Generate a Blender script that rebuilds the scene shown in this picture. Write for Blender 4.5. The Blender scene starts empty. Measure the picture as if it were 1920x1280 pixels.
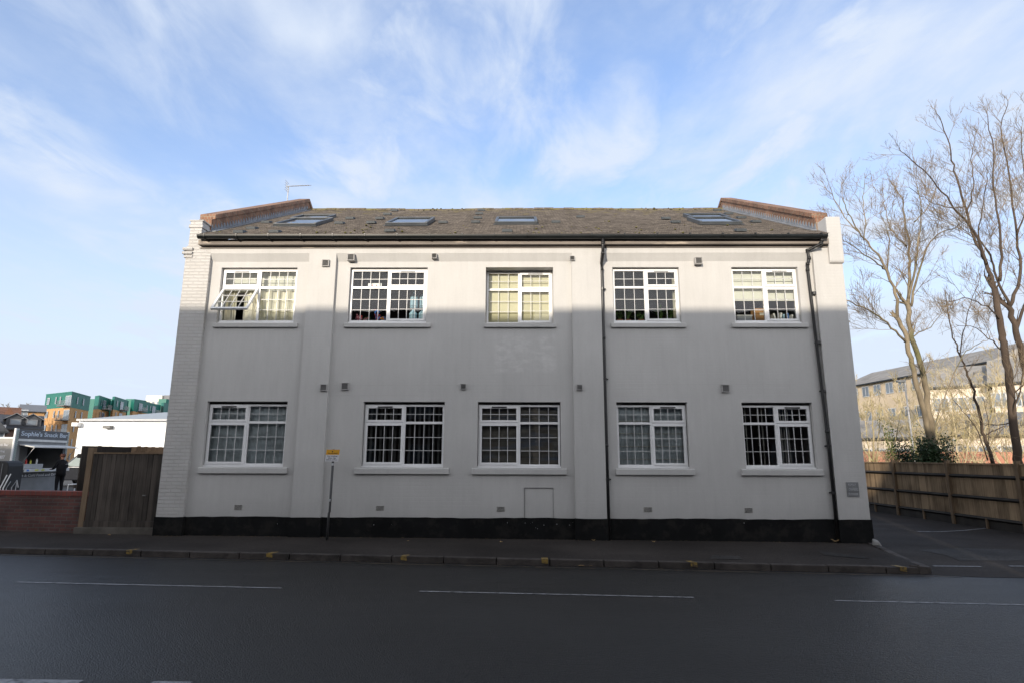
import bpy, math, random
import numpy as np
from mathutils import Vector, Matrix
R = math.radians
random.seed(7)
scene = bpy.context.scene
COL = scene.collection

# ------------------------------------------------------------------ camera, sky, sun, exposure
PITCH, YAW, ROLL, FPX, CAMZ = R(11.061), R(.806), R(.1898), 1104.96, 1.65
def _rm():
    cp, sp, cy, sy, cr, sr = math.cos(PITCH), math.sin(PITCH), math.cos(YAW), math.sin(YAW), math.cos(ROLL), math.sin(ROLL)
    Rr = Matrix(((cr, -sr, 0), (sr, cr, 0), (0, 0, 1))); Rx = Matrix(((1, 0, 0), (0, cp, -sp), (0, sp, cp)))
    B = Matrix(((1, 0, 0), (0, 0, -1), (0, 1, 0))); Rz = Matrix(((cy, -sy, 0), (sy, cy, 0), (0, 0, 1)))
    return Rz @ B @ Rx @ Rr
RM = _rm()
cd = bpy.data.cameras.new('camera'); cam = bpy.data.objects.new('camera', cd); COL.objects.link(cam)
cam.matrix_world = Matrix.Translation((0, 0, CAMZ)) @ RM.to_4x4()
cd.sensor_width = 36; cd.sensor_fit = 'HORIZONTAL'; cd.lens = FPX / 1920 * 36
cd.clip_start = .05; cd.clip_end = 3000
scene.camera = cam
def ray(px, py): return RM @ Vector(((px - 960) / FPX, -(py - 640) / FPX, -1))
def at(px, py, Y):                       # where a photo point lies on the upright plane y = Y (metres)
    d = ray(px, py); t = Y / d.y
    return Vector((d.x * t, Y, CAMZ + d.z * t))
def atz(px, py, dz=0.):                  # where it lies on the gently falling ground
    z = 0
    for _ in range(6):
        d = ray(px, py); t = (z + dz - CAMZ) / d.z; z = gz(d.x * t)
    return Vector((d.x * t, d.y * t, z + dz))
def gz(x): return -.0055 * max(-15, min(15, x))
def pz(x, y): return gz(x) - .035 * max(0, min(1, (12.72 - y) / (2.16 + .06 * x)))

SUN = Vector((-.35, -1, .25)).normalized()
scene.view_settings.view_transform = 'Standard'; scene.view_settings.look = 'None'
scene.view_settings.gamma = 1; scene.view_settings.exposure = 1.05
w = bpy.data.worlds.new('World'); scene.world = w; w.use_nodes = True
def world():
    nt = w.node_tree; nt.nodes.clear(); N = nt.nodes.new; L = nt.links.new
    out = N('ShaderNodeOutputWorld'); bg = N('ShaderNodeBackground'); bg.inputs[1].default_value = .10
    sky = N('ShaderNodeTexSky'); sky.sky_type = 'NISHITA'; sky.sun_disc = False
    sky.sun_elevation = math.asin(SUN.z); sky.sun_rotation = math.atan2(SUN.x, SUN.y)
    sky.air_density = 1.0; sky.dust_density = 1.2; sky.ozone_density = 1.6
    tc = N('ShaderNodeTexCoord'); sp = N('ShaderNodeSeparateXYZ'); L(tc.outputs['Generated'], sp.inputs[0])
    mz = N('ShaderNodeMath'); mz.operation = 'MAXIMUM'; L(sp.outputs[2], mz.inputs[0]); mz.inputs[1].default_value = .03
    ad = N('ShaderNodeMath'); ad.operation = 'ADD'; L(mz.outputs[0], ad.inputs[0]); ad.inputs[1].default_value = .12
    dx = N('ShaderNodeMath'); dx.operation = 'DIVIDE'; L(sp.outputs[0], dx.inputs[0]); L(ad.outputs[0], dx.inputs[1])
    dy = N('ShaderNodeMath'); dy.operation = 'DIVIDE'; L(sp.outputs[1], dy.inputs[0]); L(ad.outputs[0], dy.inputs[1])
    cb = N('ShaderNodeCombineXYZ'); L(dx.outputs[0], cb.inputs[0]); L(dy.outputs[0], cb.inputs[1])
    def layer(rot, scl, ns, det, lo, hi, loc=(0, 0, 0), dist=.6):
        mp = N('ShaderNodeMapping'); L(cb.outputs[0], mp.inputs[0])
        mp.inputs['Location'].default_value = loc; mp.inputs['Rotation'].default_value = (0, 0, R(rot)); mp.inputs['Scale'].default_value = scl
        n = N('ShaderNodeTexNoise'); n.inputs['Scale'].default_value = ns; n.inputs['Detail'].default_value = det
        n.inputs['Roughness'].default_value = .58; n.inputs['Distortion'].default_value = dist; L(mp.outputs[0], n.inputs['Vector'])
        r = N('ShaderNodeMapRange'); r.interpolation_type = 'SMOOTHSTEP'; L(n.outputs[0], r.inputs[0])
        r.inputs[1].default_value = lo; r.inputs[2].default_value = hi
        return r.outputs[0]
    a = layer(8, (1.15, .70, 1), 1.35, 8, .35, .73, (9.2, 3.3, 0), .35)
    b = layer(-14, (1.3, .78, 1), 2.8, 10, .38, .78, (4.4, 8.1, 0), .4)
    c = layer(10, (1, .7, 1), 1.0, 4, .32, .60, (6.2, 1.4, 0), .3)
    m1 = N('ShaderNodeMath'); m1.operation = 'MAXIMUM'; L(a, m1.inputs[0]); L(b, m1.inputs[1])
    m2 = N('ShaderNodeMath'); m2.operation = 'MULTIPLY'; L(m1.outputs[0], m2.inputs[0]); L(c, m2.inputs[1])
    # thin veil thickening towards the horizon
    hz = N('ShaderNodeMapRange'); L(sp.outputs[2], hz.inputs[0]); hz.inputs[1].default_value = .0; hz.inputs[2].default_value = .52
    hz.inputs[3].default_value = 1.0; hz.inputs[4].default_value = .12; hz.interpolation_type = 'SMOOTHSTEP'
    m3 = N('ShaderNodeMath'); m3.operation = 'MULTIPLY_ADD'; L(m2.outputs[0], m3.inputs[0]); m3.inputs[1].default_value = 1.05; L(hz.outputs[0], m3.inputs[2])
    sv = N('ShaderNodeMapRange'); sv.interpolation_type = 'SMOOTHSTEP'; L(sp.outputs[1], sv.inputs[0]); sv.inputs[1].default_value = .25; sv.inputs[2].default_value = -.45; sv.inputs[3].default_value = 0; sv.inputs[4].default_value = .75  # extra white, brighter sky behind the camera, added to light the shaded wall
    m4 = N('ShaderNodeMath'); m4.operation = 'ADD'; L(m3.outputs[0], m4.inputs[0]); L(sv.outputs[0], m4.inputs[1])
    cl = N('ShaderNodeClamp'); L(m4.outputs[0], cl.inputs[0]); cl.inputs[2].default_value = .97
    cc = N('ShaderNodeMix'); cc.data_type = 'RGBA'; L(sv.outputs[0], cc.inputs[0]); cc.inputs[6].default_value = (3.6, 4.05, 4.8, 1)
    gl = N('ShaderNodeMapRange'); gl.interpolation_type = 'SMOOTHSTEP'; L(sp.outputs[2], gl.inputs[0]); gl.inputs[1].default_value = .26; gl.inputs[2].default_value = .50; gl.inputs[3].default_value = 3.7; gl.inputs[4].default_value = .62
    gm = N('ShaderNodeMix'); gm.data_type = 'RGBA'; gm.blend_type = 'MULTIPLY'; gm.inputs[0].default_value = 1; gm.inputs[6].default_value = (5.2, 5.2, 5.35, 1); L(gl.outputs[0], gm.inputs[7]); L(gm.outputs[2], cc.inputs[7])
    gain = N('ShaderNodeMix'); gain.data_type = 'RGBA'; gain.blend_type = 'MULTIPLY'; gain.inputs[0].default_value = 1
    L(sky.outputs[0], gain.inputs[6]); gain.inputs[7].default_value = (1.40, 1.42, 1.64, 1)
    mx = N('ShaderNodeMix'); mx.data_type = 'RGBA'; L(cl.outputs[0], mx.inputs[0]); L(gain.outputs[2], mx.inputs[6])
    L(cc.outputs[2], mx.inputs[7])
    L(mx.outputs[2], bg.inputs[0]); L(bg.outputs[0], out.inputs[0])
world()
sl = bpy.data.lights.new('sun', 'SUN'); sl.energy = 2.25; sl.angle = R(.53); sl.color = (1, .885, .73)
sun = bpy.data.objects.new('sun', sl); COL.objects.link(sun); sun.location = (-20, -40, 30)
sun.rotation_euler = (-SUN).to_track_quat('-Z', 'Y').to_euler()

# ------------------------------------------------------------------ mesh helpers
W = {}
class MB:
    def __init__(s, M=None): s.v = []; s.f = []; s.M = M
    def add(s, vs, fs):
        b = len(s.v)
        for p in vs:
            p = Vector(p); s.v.append(s.M @ p if s.M else p)
        for f in fs: s.f.append([b + i for i in f])
        return s
    def box(s, x0, x1, y0, y1, z0, z1):
        return s.add([(x0, y0, z0), (x1, y0, z0), (x1, y1, z0), (x0, y1, z0), (x0, y0, z1), (x1, y0, z1), (x1, y1, z1), (x0, y1, z1)],
                     [(0, 3, 2, 1), (4, 5, 6, 7), (0, 1, 5, 4), (1, 2, 6, 5), (2, 3, 7, 6), (3, 0, 4, 7)])
    def quad(s, a, b, c, d): return s.add([a, b, c, d], [(0, 1, 2, 3)])
    def prism(s, pts, vec):              # polygon pts extruded along vec
        n = len(pts); vec = Vector(vec); pts = [Vector(p) for p in pts]
        nrm = Vector((0, 0, 0))
        for i in range(n): nrm += pts[i].cross(pts[(i + 1) % n])
        if nrm.dot(vec) > 0: pts = pts[::-1]
        return s.add(pts + [p + vec for p in pts], [tuple(range(n)), tuple(range(2 * n - 1, n - 1, -1))] +
                     [(i, i + n, (i + 1) % n + n, (i + 1) % n) for i in range(n)])
    def tube(s, pts, rad, n=8, cap=True):
        pts = [Vector(p) for p in pts]; k = len(pts)
        if not hasattr(rad, '__len__'): rad = [rad] * k
        b = len(s.v); up = None; vs = []; fs = []
        for i in range(k):
            t = (pts[min(i + 1, k - 1)] - pts[max(i - 1, 0)])
            if t.length < 1e-9: t = Vector((0, 0, 1))
            t.normalize()
            if up is None: up = Vector((0, 0, 1)) if abs(t.z) < .9 else Vector((1, 0, 0))
            u = up - t * up.dot(t)
            if u.length < 1e-6: u = t.orthogonal()
            u.normalize(); up = u; wv = t.cross(u)
            for j in range(n):
                a = 2 * math.pi * j / n
                vs.append(pts[i] + (u * math.cos(a) + wv * math.sin(a)) * rad[i])
        for i in range(k - 1):
            for j in range(n):
                fs.append((i * n + j, i * n + (j + 1) % n, (i + 1) * n + (j + 1) % n, (i + 1) * n + j))
        if cap: fs.append(tuple(range(n - 1, -1, -1))); fs.append(tuple((k - 1) * n + j for j in range(n)))
        return s.add(vs, fs)
    def lathe(s, prof, c=(0, 0, 0), n=16):
        c = Vector(c); vs = []; fs = []
        for r, z in prof:
            for j in range(n):
                a = 2 * math.pi * j / n; vs.append(c + Vector((r * math.cos(a), r * math.sin(a), z)))
        for i in range(len(prof) - 1):
            for j in range(n): fs.append((i * n + j, i * n + (j + 1) % n, (i + 1) * n + (j + 1) % n, (i + 1) * n + j))
        fs.append(tuple(range(n - 1, -1, -1))); fs.append(tuple((len(prof) - 1) * n + j for j in range(n)))
        return s.add(vs, fs)
    def build(s, name, mat, parent=None, bevel=0, smooth=False, label=None, base=None):
        me = bpy.data.meshes.new(name)
        if not s.v: s.v = [Vector((0, 0, 0))]
        if base is None:
            xs = [p.x for p in s.v]; ys = [p.y for p in s.v]; zs = [p.z for p in s.v]
            base = Vector(((min(xs) + max(xs)) / 2, (min(ys) + max(ys)) / 2, min(zs)))
        me.from_pydata([p - base for p in s.v], [], s.f); me.materials.append(mat)
        if smooth:
            for p in me.polygons: p.use_smooth = True
        o = bpy.data.objects.new(name, me); COL.objects.link(o); W[o.name] = Vector(base)
        o.location = base
        if parent: o.parent = parent; o.location = base - W[parent.name]
        if bevel:
            m = o.modifiers.new('bevel', 'BEVEL'); m.width = bevel; m.segments = 2; m.limit_method = 'ANGLE'; m.angle_limit = R(35)
        if label: o['label'] = label
        return o
def thing(name, loc, label, cat, group=None):
    o = bpy.data.objects.new(name, None); COL.objects.link(o); o.location = loc; W[o.name] = Vector(loc)
    o.empty_display_size = .3
    return tag(o, label, cat, group)
def tag(o, label, cat, group=None):
    o['label'] = label; o['category'] = cat
    if group: o['group'] = group
    return o
def struct(o, kind='structure'): o['kind'] = kind; return o
def dup(root, loc, label):
    r = root.copy(); COL.objects.link(r); r.location = loc; r['label'] = label; W[r.name] = Vector(loc)
    for ch in list(root.children):
        c = ch.copy(); COL.objects.link(c); c.parent = r
        for g in list(ch.children):
            d = g.copy(); COL.objects.link(d); d.parent = c
    return r
def text(s, size, mat, name, parent, loc, width=None, bold=.0, height=None, rotz=0, shear=0):
    """flat lettering facing -y, centred on loc; width/height squeeze it to the size it has"""
    cu = bpy.data.curves.new(name, 'FONT'); cu.body = s; cu.size = size; cu.align_x = 'CENTER'; cu.align_y = 'CENTER'
    cu.offset = bold; cu.extrude = .002; cu.shear = shear; cu.resolution_u = 3
    tmp = bpy.data.objects.new('tmp', cu); COL.objects.link(tmp); bpy.context.view_layer.update()
    me = bpy.data.meshes.new_from_object(tmp.evaluated_get(bpy.context.evaluated_depsgraph_get()))
    bpy.data.objects.remove(tmp)
    xs = [v.co.x for v in me.vertices]; ys = [v.co.y for v in me.vertices]
    wx = max(xs) - min(xs); hy = max(ys) - min(ys); cx = (max(xs) + min(xs)) / 2; cyy = (max(ys) + min(ys)) / 2
    kx = width / wx if width else 1; ky = height / hy if height else kx if width else 1
    me.transform(Matrix.Rotation(rotz, 4, 'Z') @ Matrix(((kx, 0, 0, 0), (0, 0, -1, 0), (0, ky, 0, 0), (0, 0, 0, 1))) @ Matrix.Translation((-cx, -cyy, 0)))
    me.name = name; me.materials.clear(); me.materials.append(mat)
    o = bpy.data.objects.new(name, me); COL.objects.link(o); W[o.name] = Vector(loc); o.location = loc
    if parent: o.parent = parent; o.location = Vector(loc) - W[parent.name]
    return o

# ------------------------------------------------------------------ materials
def mat(name, col, rough=.7, spec=.5, metal=0, var=.12, vs=3., bump=0., bs=40., col2=None, c2lo=.5, c2hi=.7, c2s=1.5, stretch=(1, 1, 1), coat=0):
    m = bpy.data.materials.new(name); m.use_nodes = True; nt = m.node_tree; N = nt.nodes.new; L = nt.links.new
    p = nt.nodes['Principled BSDF']; p.inputs['Roughness'].default_value = rough; p.inputs['Metallic'].default_value = metal
    p.inputs['Specular IOR Level'].default_value = spec; p.inputs['Coat Weight'].default_value = coat
    tc = N('ShaderNodeTexCoord'); ge = N('ShaderNodeNewGeometry')
    mp = N('ShaderNodeMapping'); L(ge.outputs['Position'], mp.inputs[0]); mp.inputs['Scale'].default_value = stretch
    n = N('ShaderNodeTexNoise'); n.inputs['Scale'].default_value = vs; n.inputs['Detail'].default_value = 6; L(mp.outputs[0], n.inputs['Vector'])
    r = N('ShaderNodeMapRange'); L(n.outputs[0], r.inputs[0]); r.inputs[1].default_value = .3; r.inputs[2].default_value = .7
    r.inputs[3].default_value = 1 - var; r.inputs[4].default_value = 1 + var
    mu = N('ShaderNodeMix'); mu.data_type = 'RGBA'; mu.blend_type = 'MULTIPLY'; mu.inputs[0].default_value = 1
    mu.inputs[6].default_value = (*col, 1); L(r.outputs[0], mu.inputs[7])
    res = mu.outputs[2]
    if col2:
        n2 = N('ShaderNodeTexNoise'); n2.inputs['Scale'].default_value = c2s; n2.inputs['Detail'].default_value = 8; n2.inputs['Roughness'].default_value = .62; L(mp.outputs[0], n2.inputs['Vector'])
        r2 = N('ShaderNodeMapRange'); L(n2.outputs[0], r2.inputs[0]); r2.inputs[1].default_value = c2lo; r2.inputs[2].default_value = c2hi
        mm = N('ShaderNodeMix'); mm.data_type = 'RGBA'; L(r2.outputs[0], mm.inputs[0]); L(res, mm.inputs[6]); mm.inputs[7].default_value = (*col2, 1); res = mm.outputs[2]
    L(res, p.inputs['Base Color'])
    if bump:
        nb = N('ShaderNodeTexNoise'); nb.inputs['Scale'].default_value = bs; nb.inputs['Detail'].default_value = 4; L(mp.outputs[0], nb.inputs['Vector'])
        b = N('ShaderNodeBump'); b.inputs['Strength'].default_value = bump; b.inputs['Distance'].default_value = .01; L(nb.outputs[0], b.inputs['Height']); L(b.outputs[0], p.inputs['Normal'])
        m['bump'] = b.name
    return m
def brickmat(name, c1, c2, mortar, bw=.225, bh=.075, ms=.010, bumpd=.004, rough=.85, axis='xz', paint=0, var=.18, bstr=1., face=None):
    m = bpy.data.materials.new(name); m.use_nodes = True; nt = m.node_tree; N = nt.nodes.new; L = nt.links.new
    p = nt.nodes['Principled BSDF']; p.inputs['Roughness'].default_value = rough
    ge = N('ShaderNodeNewGeometry'); sp = N('ShaderNodeSeparateXYZ'); L(ge.outputs['Position'], sp.inputs[0])
    cb = N('ShaderNodeCombineXYZ')
    if axis == 'xz':
        s = N('ShaderNodeMath'); s.operation = 'ADD'; L(sp.outputs[0], s.inputs[0]); L(sp.outputs[1], s.inputs[1]); L(s.outputs[0], cb.inputs[0]); L(sp.outputs[2], cb.inputs[1])
    elif axis == 'xy': L(sp.outputs[0], cb.inputs[0]); L(sp.outputs[1], cb.inputs[1])
    nw = N('ShaderNodeTexNoise'); nw.inputs['Scale'].default_value = 6; L(ge.outputs['Position'], nw.inputs['Vector'])
    vm = N('ShaderNodeVectorMath'); vm.operation = 'MULTIPLY_ADD'; L(nw.outputs['Color'], vm.inputs[0]); vm.inputs[1].default_value = (.012, .012, 0); L(cb.outputs[0], vm.inputs[2])
    b = N('ShaderNodeTexBrick'); L(vm.outputs[0], b.inputs['Vector']); b.inputs['Scale'].default_value = 1
    b.inputs['Brick Width'].default_value = bw; b.inputs['Row Height'].default_value = bh; b.inputs['Mortar Size'].default_value = ms; b.inputs['Mortar Smooth'].default_value = .3
    b.inputs['Color1'].default_value = (*c1, 1); b.inputs['Color2'].default_value = (*c2, 1); b.inputs['Mortar'].default_value = (*mortar, 1)
    n = N('ShaderNodeTexNoise'); n.inputs['Scale'].default_value = 2.3; n.inputs['Detail'].default_value = 8; L(ge.outputs['Position'], n.inputs['Vector'])
    r = N('ShaderNodeMapRange'); L(n.outputs[0], r.inputs[0]); r.inputs[1].default_value = .3; r.inputs[2].default_value = .7; r.inputs[3].default_value = 1 - var; r.inputs[4].default_value = 1 + var
    mu = N('ShaderNodeMix'); mu.data_type = 'RGBA'; mu.blend_type = 'MULTIPLY'; mu.inputs[0].default_value = 1; L(b.outputs['Color'], mu.inputs[6]); L(r.outputs[0], mu.inputs[7])
    L(mu.outputs[2], p.inputs['Base Color'])
    iv = N('ShaderNodeMath'); iv.operation = 'SUBTRACT'; iv.inputs[0].default_value = 1; L(b.outputs['Fac'], iv.inputs[1])
    nb = N('ShaderNodeTexNoise'); nb.inputs['Scale'].default_value = 60; L(ge.outputs['Position'], nb.inputs['Vector'])
    ma = N('ShaderNodeMath'); ma.operation = 'MULTIPLY_ADD'; L(nb.outputs[0], ma.inputs[0]); ma.inputs[1].default_value = .3; L(iv.outputs[0], ma.inputs[2])
    bp = N('ShaderNodeBump'); bp.inputs['Strength'].default_value = bstr; bp.inputs['Distance'].default_value = bumpd; L(ma.outputs[0], bp.inputs['Height']); L(bp.outputs[0], p.inputs['Normal'])
    return m
def rendermat():
    """masonry paint on thin render over brick: faint coursing, blotches, runs, a ghost patch between the floors"""
    m = bpy.data.materials.new('painted_render'); m.use_nodes = True; nt = m.node_tree; N = nt.nodes.new; L = nt.links.new
    p = nt.nodes['Principled BSDF']; p.inputs['Roughness'].default_value = .62; p.inputs['Specular IOR Level'].default_value = .35
    ge = N('ShaderNodeNewGeometry'); sp = N('ShaderNodeSeparateXYZ'); L(ge.outputs['Position'], sp.inputs[0])
    def noise(s, d=6, st=(1, 1, 1), ro=.55):
        mp = N('ShaderNodeMapping'); mp.inputs['Scale'].default_value = st; L(ge.outputs['Position'], mp.inputs[0])
        n = N('ShaderNodeTexNoise'); n.inputs['Scale'].default_value = s; n.inputs['Detail'].default_value = d; n.inputs['Roughness'].default_value = ro; L(mp.outputs[0], n.inputs['Vector']); return n.outputs[0]
    def mr(x, a, b, c, d):
        r = N('ShaderNodeMapRange'); L(x, r.inputs[0])
        for i, q in enumerate((a, b, c, d)): r.inputs[i + 1].default_value = q
        return r.outputs[0]
    def mul(a, b):
        k = N('ShaderNodeMath'); k.operation = 'MULTIPLY'; L(a, k.inputs[0]); L(b, k.inputs[1]); return k.outputs[0]
    f = mul(mr(noise(.8, 5), .3, .7, .95, 1.05), mr(noise(3, 8, (2.2, 1, .35)), .35, .75, 1.02, .955))
    f = mul(f, mr(noise(28, 3), .3, .7, .98, 1.02))
    # dirt splash low on the wall, a real stain
    lowz = N('ShaderNodeMath'); lowz.operation = 'MULTIPLY_ADD'; L(noise(4, 6), lowz.inputs[0]); lowz.inputs[1].default_value = -.5; L(sp.outputs[2], lowz.inputs[2])
    f = mul(f, mr(lowz.outputs[0], .1, .55, .90, 1))
    dr = mr(noise(7, 5, (3.2, 1, .12)), .52, .80, 1, .955); f = mul(f, dr)
    # ghost of an old sign: patchy lighter paint
    gx = mul(mr(sp.outputs[0], -.62, -.52, 0, 1), mr(sp.outputs[0], .72, .82, 1, 0)); gzz = mul(mr(sp.outputs[2], 3.42, 3.50, 0, 1), mr(sp.outputs[2], 4.22, 4.32, 1, 0))
    g = mul(mul(gx, gzz), mr(noise(5, 8, (1, 1, 2)), .42, .68, .0, .17))
    ad = N('ShaderNodeMath'); ad.operation = 'ADD'; L(f, ad.inputs[0]); L(g, ad.inputs[1])
    mu = N('ShaderNodeMix'); mu.data_type = 'RGBA'; mu.blend_type = 'MULTIPLY'; mu.inputs[0].default_value = 1
    mu.inputs[6].default_value = (.49, .482, .468, 1); L(ad.outputs[0], mu.inputs[7]); L(mu.outputs[2], p.inputs['Base Color'])
    cb = N('ShaderNodeCombineXYZ'); s = N('ShaderNodeMath'); s.operation = 'ADD'; L(sp.outputs[0], s.inputs[0]); L(sp.outputs[1], s.inputs[1]); L(s.outputs[0], cb.inputs[0]); L(sp.outputs[2], cb.inputs[1])
    b = N('ShaderNodeTexBrick'); L(cb.outputs[0], b.inputs['Vector']); b.inputs['Scale'].default_value = 1
    b.inputs['Brick Width'].default_value = .225; b.inputs['Row Height'].default_value = .075; b.inputs['Mortar Size'].default_value = .012; b.inputs['Mortar Smooth'].default_value = 1
    hb = mul(b.outputs['Fac'], mr(noise(.55, 3), .48, .66, 0, -.35))
    n4 = N('ShaderNodeMath'); n4.operation = 'MULTIPLY_ADD'; L(noise(45, 4), n4.inputs[0]); n4.inputs[1].default_value = .25; L(hb, n4.inputs[2])
    n5 = N('ShaderNodeMath'); n5.operation = 'MULTIPLY_ADD'; L(noise(5, 4), n5.inputs[0]); n5.inputs[1].default_value = 1.; L(n4.outputs[0], n5.inputs[2])
    bp = N('ShaderNodeBump'); bp.inputs['Strength'].default_value = .5; bp.inputs['Distance'].default_value = .006; L(n5.outputs[0], bp.inputs['Height']); L(bp.outputs[0], p.inputs['Normal'])
    return m
def tilemat():
    m = bpy.data.materials.new('roof_tiles'); m.use_nodes = True; nt = m.node_tree; N = nt.nodes.new; L = nt.links.new
    p = nt.nodes['Principled BSDF']; p.inputs['Roughness'].default_value = .9
    ge = N('ShaderNodeNewGeometry'); sp = N('ShaderNodeSeparateXYZ'); L(ge.outputs['Position'], sp.inputs[0])
    rowf = N('ShaderNodeMath'); rowf.operation = 'MULTIPLY'; L(sp.outputs[1], rowf.inputs[0]); rowf.inputs[1].default_value = 1.0
    cb = N('ShaderNodeCombineXYZ'); L(sp.outputs[0], cb.inputs[0]); L(rowf.outputs[0], cb.inputs[1])
    b = N('ShaderNodeTexBrick'); L(cb.outputs[0], b.inputs['Vector']); b.inputs['Scale'].default_value = 1
    b.inputs['Brick Width'].default_value = .17; b.inputs['Row Height'].default_value = .0915; b.inputs['Mortar Size'].default_value = .007; b.inputs['Mortar Smooth'].default_value = .2
    b.inputs['Color1'].default_value = (.050, .043, .039, 1); b.inputs['Color2'].default_value = (.112, .097, .087, 1); b.inputs['Mortar'].default_value = (.022, .018, .016, 1)
    n = N('ShaderNodeTexNoise'); n.inputs['Scale'].default_value = 1.2; n.inputs['Detail'].default_value = 9; n.inputs['Roughness'].default_value = .7; L(ge.outputs['Position'], n.inputs['Vector'])
    r = N('ShaderNodeMapRange'); L(n.outputs[0], r.inputs[0]); r.inputs[1].default_value = .3; r.inputs[2].default_value = .7; r.inputs[3].default_value = .8; r.inputs[4].default_value = 1.2
    mu = N('ShaderNodeMix'); mu.data_type = 'RGBA'; mu.blend_type = 'MULTIPLY'; mu.inputs[0].default_value = 1; L(b.outputs['Color'], mu.inputs[6]); L(r.outputs[0], mu.inputs[7])
    n2 = N('ShaderNodeTexNoise'); n2.inputs['Scale'].default_value = 13; n2.inputs['Detail'].default_value = 5; n2.inputs['Roughness'].default_value = .8; L(ge.outputs['Position'], n2.inputs['Vector'])
    r2 = N('ShaderNodeMapRange'); L(n2.outputs[0], r2.inputs[0]); r2.inputs[1].default_value = .54; r2.inputs[2].default_value = .72; r2.inputs[4].default_value = .8
    mm = N('ShaderNodeMix'); mm.data_type = 'RGBA'; L(r2.outputs[0], mm.inputs[0]); L(mu.outputs[2], mm.inputs[6]); mm.inputs[7].default_value = (.25, .22, .18, 1)
    n3 = N('ShaderNodeTexNoise'); n3.inputs['Scale'].default_value = 3.2; n3.inputs['Detail'].default_value = 6; L(ge.outputs['Position'], n3.inputs['Vector'])
    hz = N('ShaderNodeMath'); hz.operation = 'MULTIPLY_ADD'; L(sp.outputs[2], hz.inputs[0]); hz.inputs[1].default_value = .12; L(n3.outputs[0], hz.inputs[2])
    r3 = N('ShaderNodeMapRange'); L(hz.outputs[0], r3.inputs[0]); r3.inputs[1].default_value = 1.66; r3.inputs[2].default_value = 1.82; r3.inputs[4].default_value = .7
    m3 = N('ShaderNodeMix'); m3.data_type = 'RGBA'; L(r3.outputs[0], m3.inputs[0]); L(mm.outputs[2], m3.inputs[6]); m3.inputs[7].default_value = (.14, .12, .045, 1)
    L(m3.outputs[2], p.inputs['Base Color'])
    bp = N('ShaderNodeBump'); bp.inputs['Distance'].default_value = .01; bp.inputs['Strength'].default_value = .6; L(n2.outputs[0], bp.inputs['Height']); L(bp.outputs[0], p.inputs['Normal'])
    return m
def glassmat(name, tint=(.9, .93, .92), refl=1.):
    m = bpy.data.materials.new(name); m.use_nodes = True; nt = m.node_tree; nt.nodes.clear(); N = nt.nodes.new; L = nt.links.new
    out = N('ShaderNodeOutputMaterial'); t = N('ShaderNodeBsdfTransparent'); t.inputs[0].default_value = (*tint, 1)
    g = N('ShaderNodeBsdfGlossy'); g.inputs['Roughness'].default_value = .015
    ge = N('ShaderNodeNewGeometry'); n = N('ShaderNodeTexNoise'); n.inputs['Scale'].default_value = 1.4; L(ge.outputs['Position'], n.inputs['Vector'])
    bp = N('ShaderNodeBump'); bp.inputs['Strength'].default_value = .12; bp.inputs['Distance'].default_value = .02; L(n.outputs[0], bp.inputs['Height']); L(bp.outputs[0], g.inputs['Normal'])
    f = N('ShaderNodeFresnel'); f.inputs['IOR'].default_value = 1.52
    k = N('ShaderNodeMath'); k.operation = 'MULTIPLY'; k.use_clamp = True; L(f.outputs[0], k.inputs[0]); k.inputs[1].default_value = .9 * refl
    mx = N('ShaderNodeMixShader'); L(k.outputs[0], mx.inputs[0]); L(t.outputs[0], mx.inputs[1]); L(g.outputs[0], mx.inputs[2]); L(mx.outputs[0], out.inputs[0])
    return m
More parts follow.
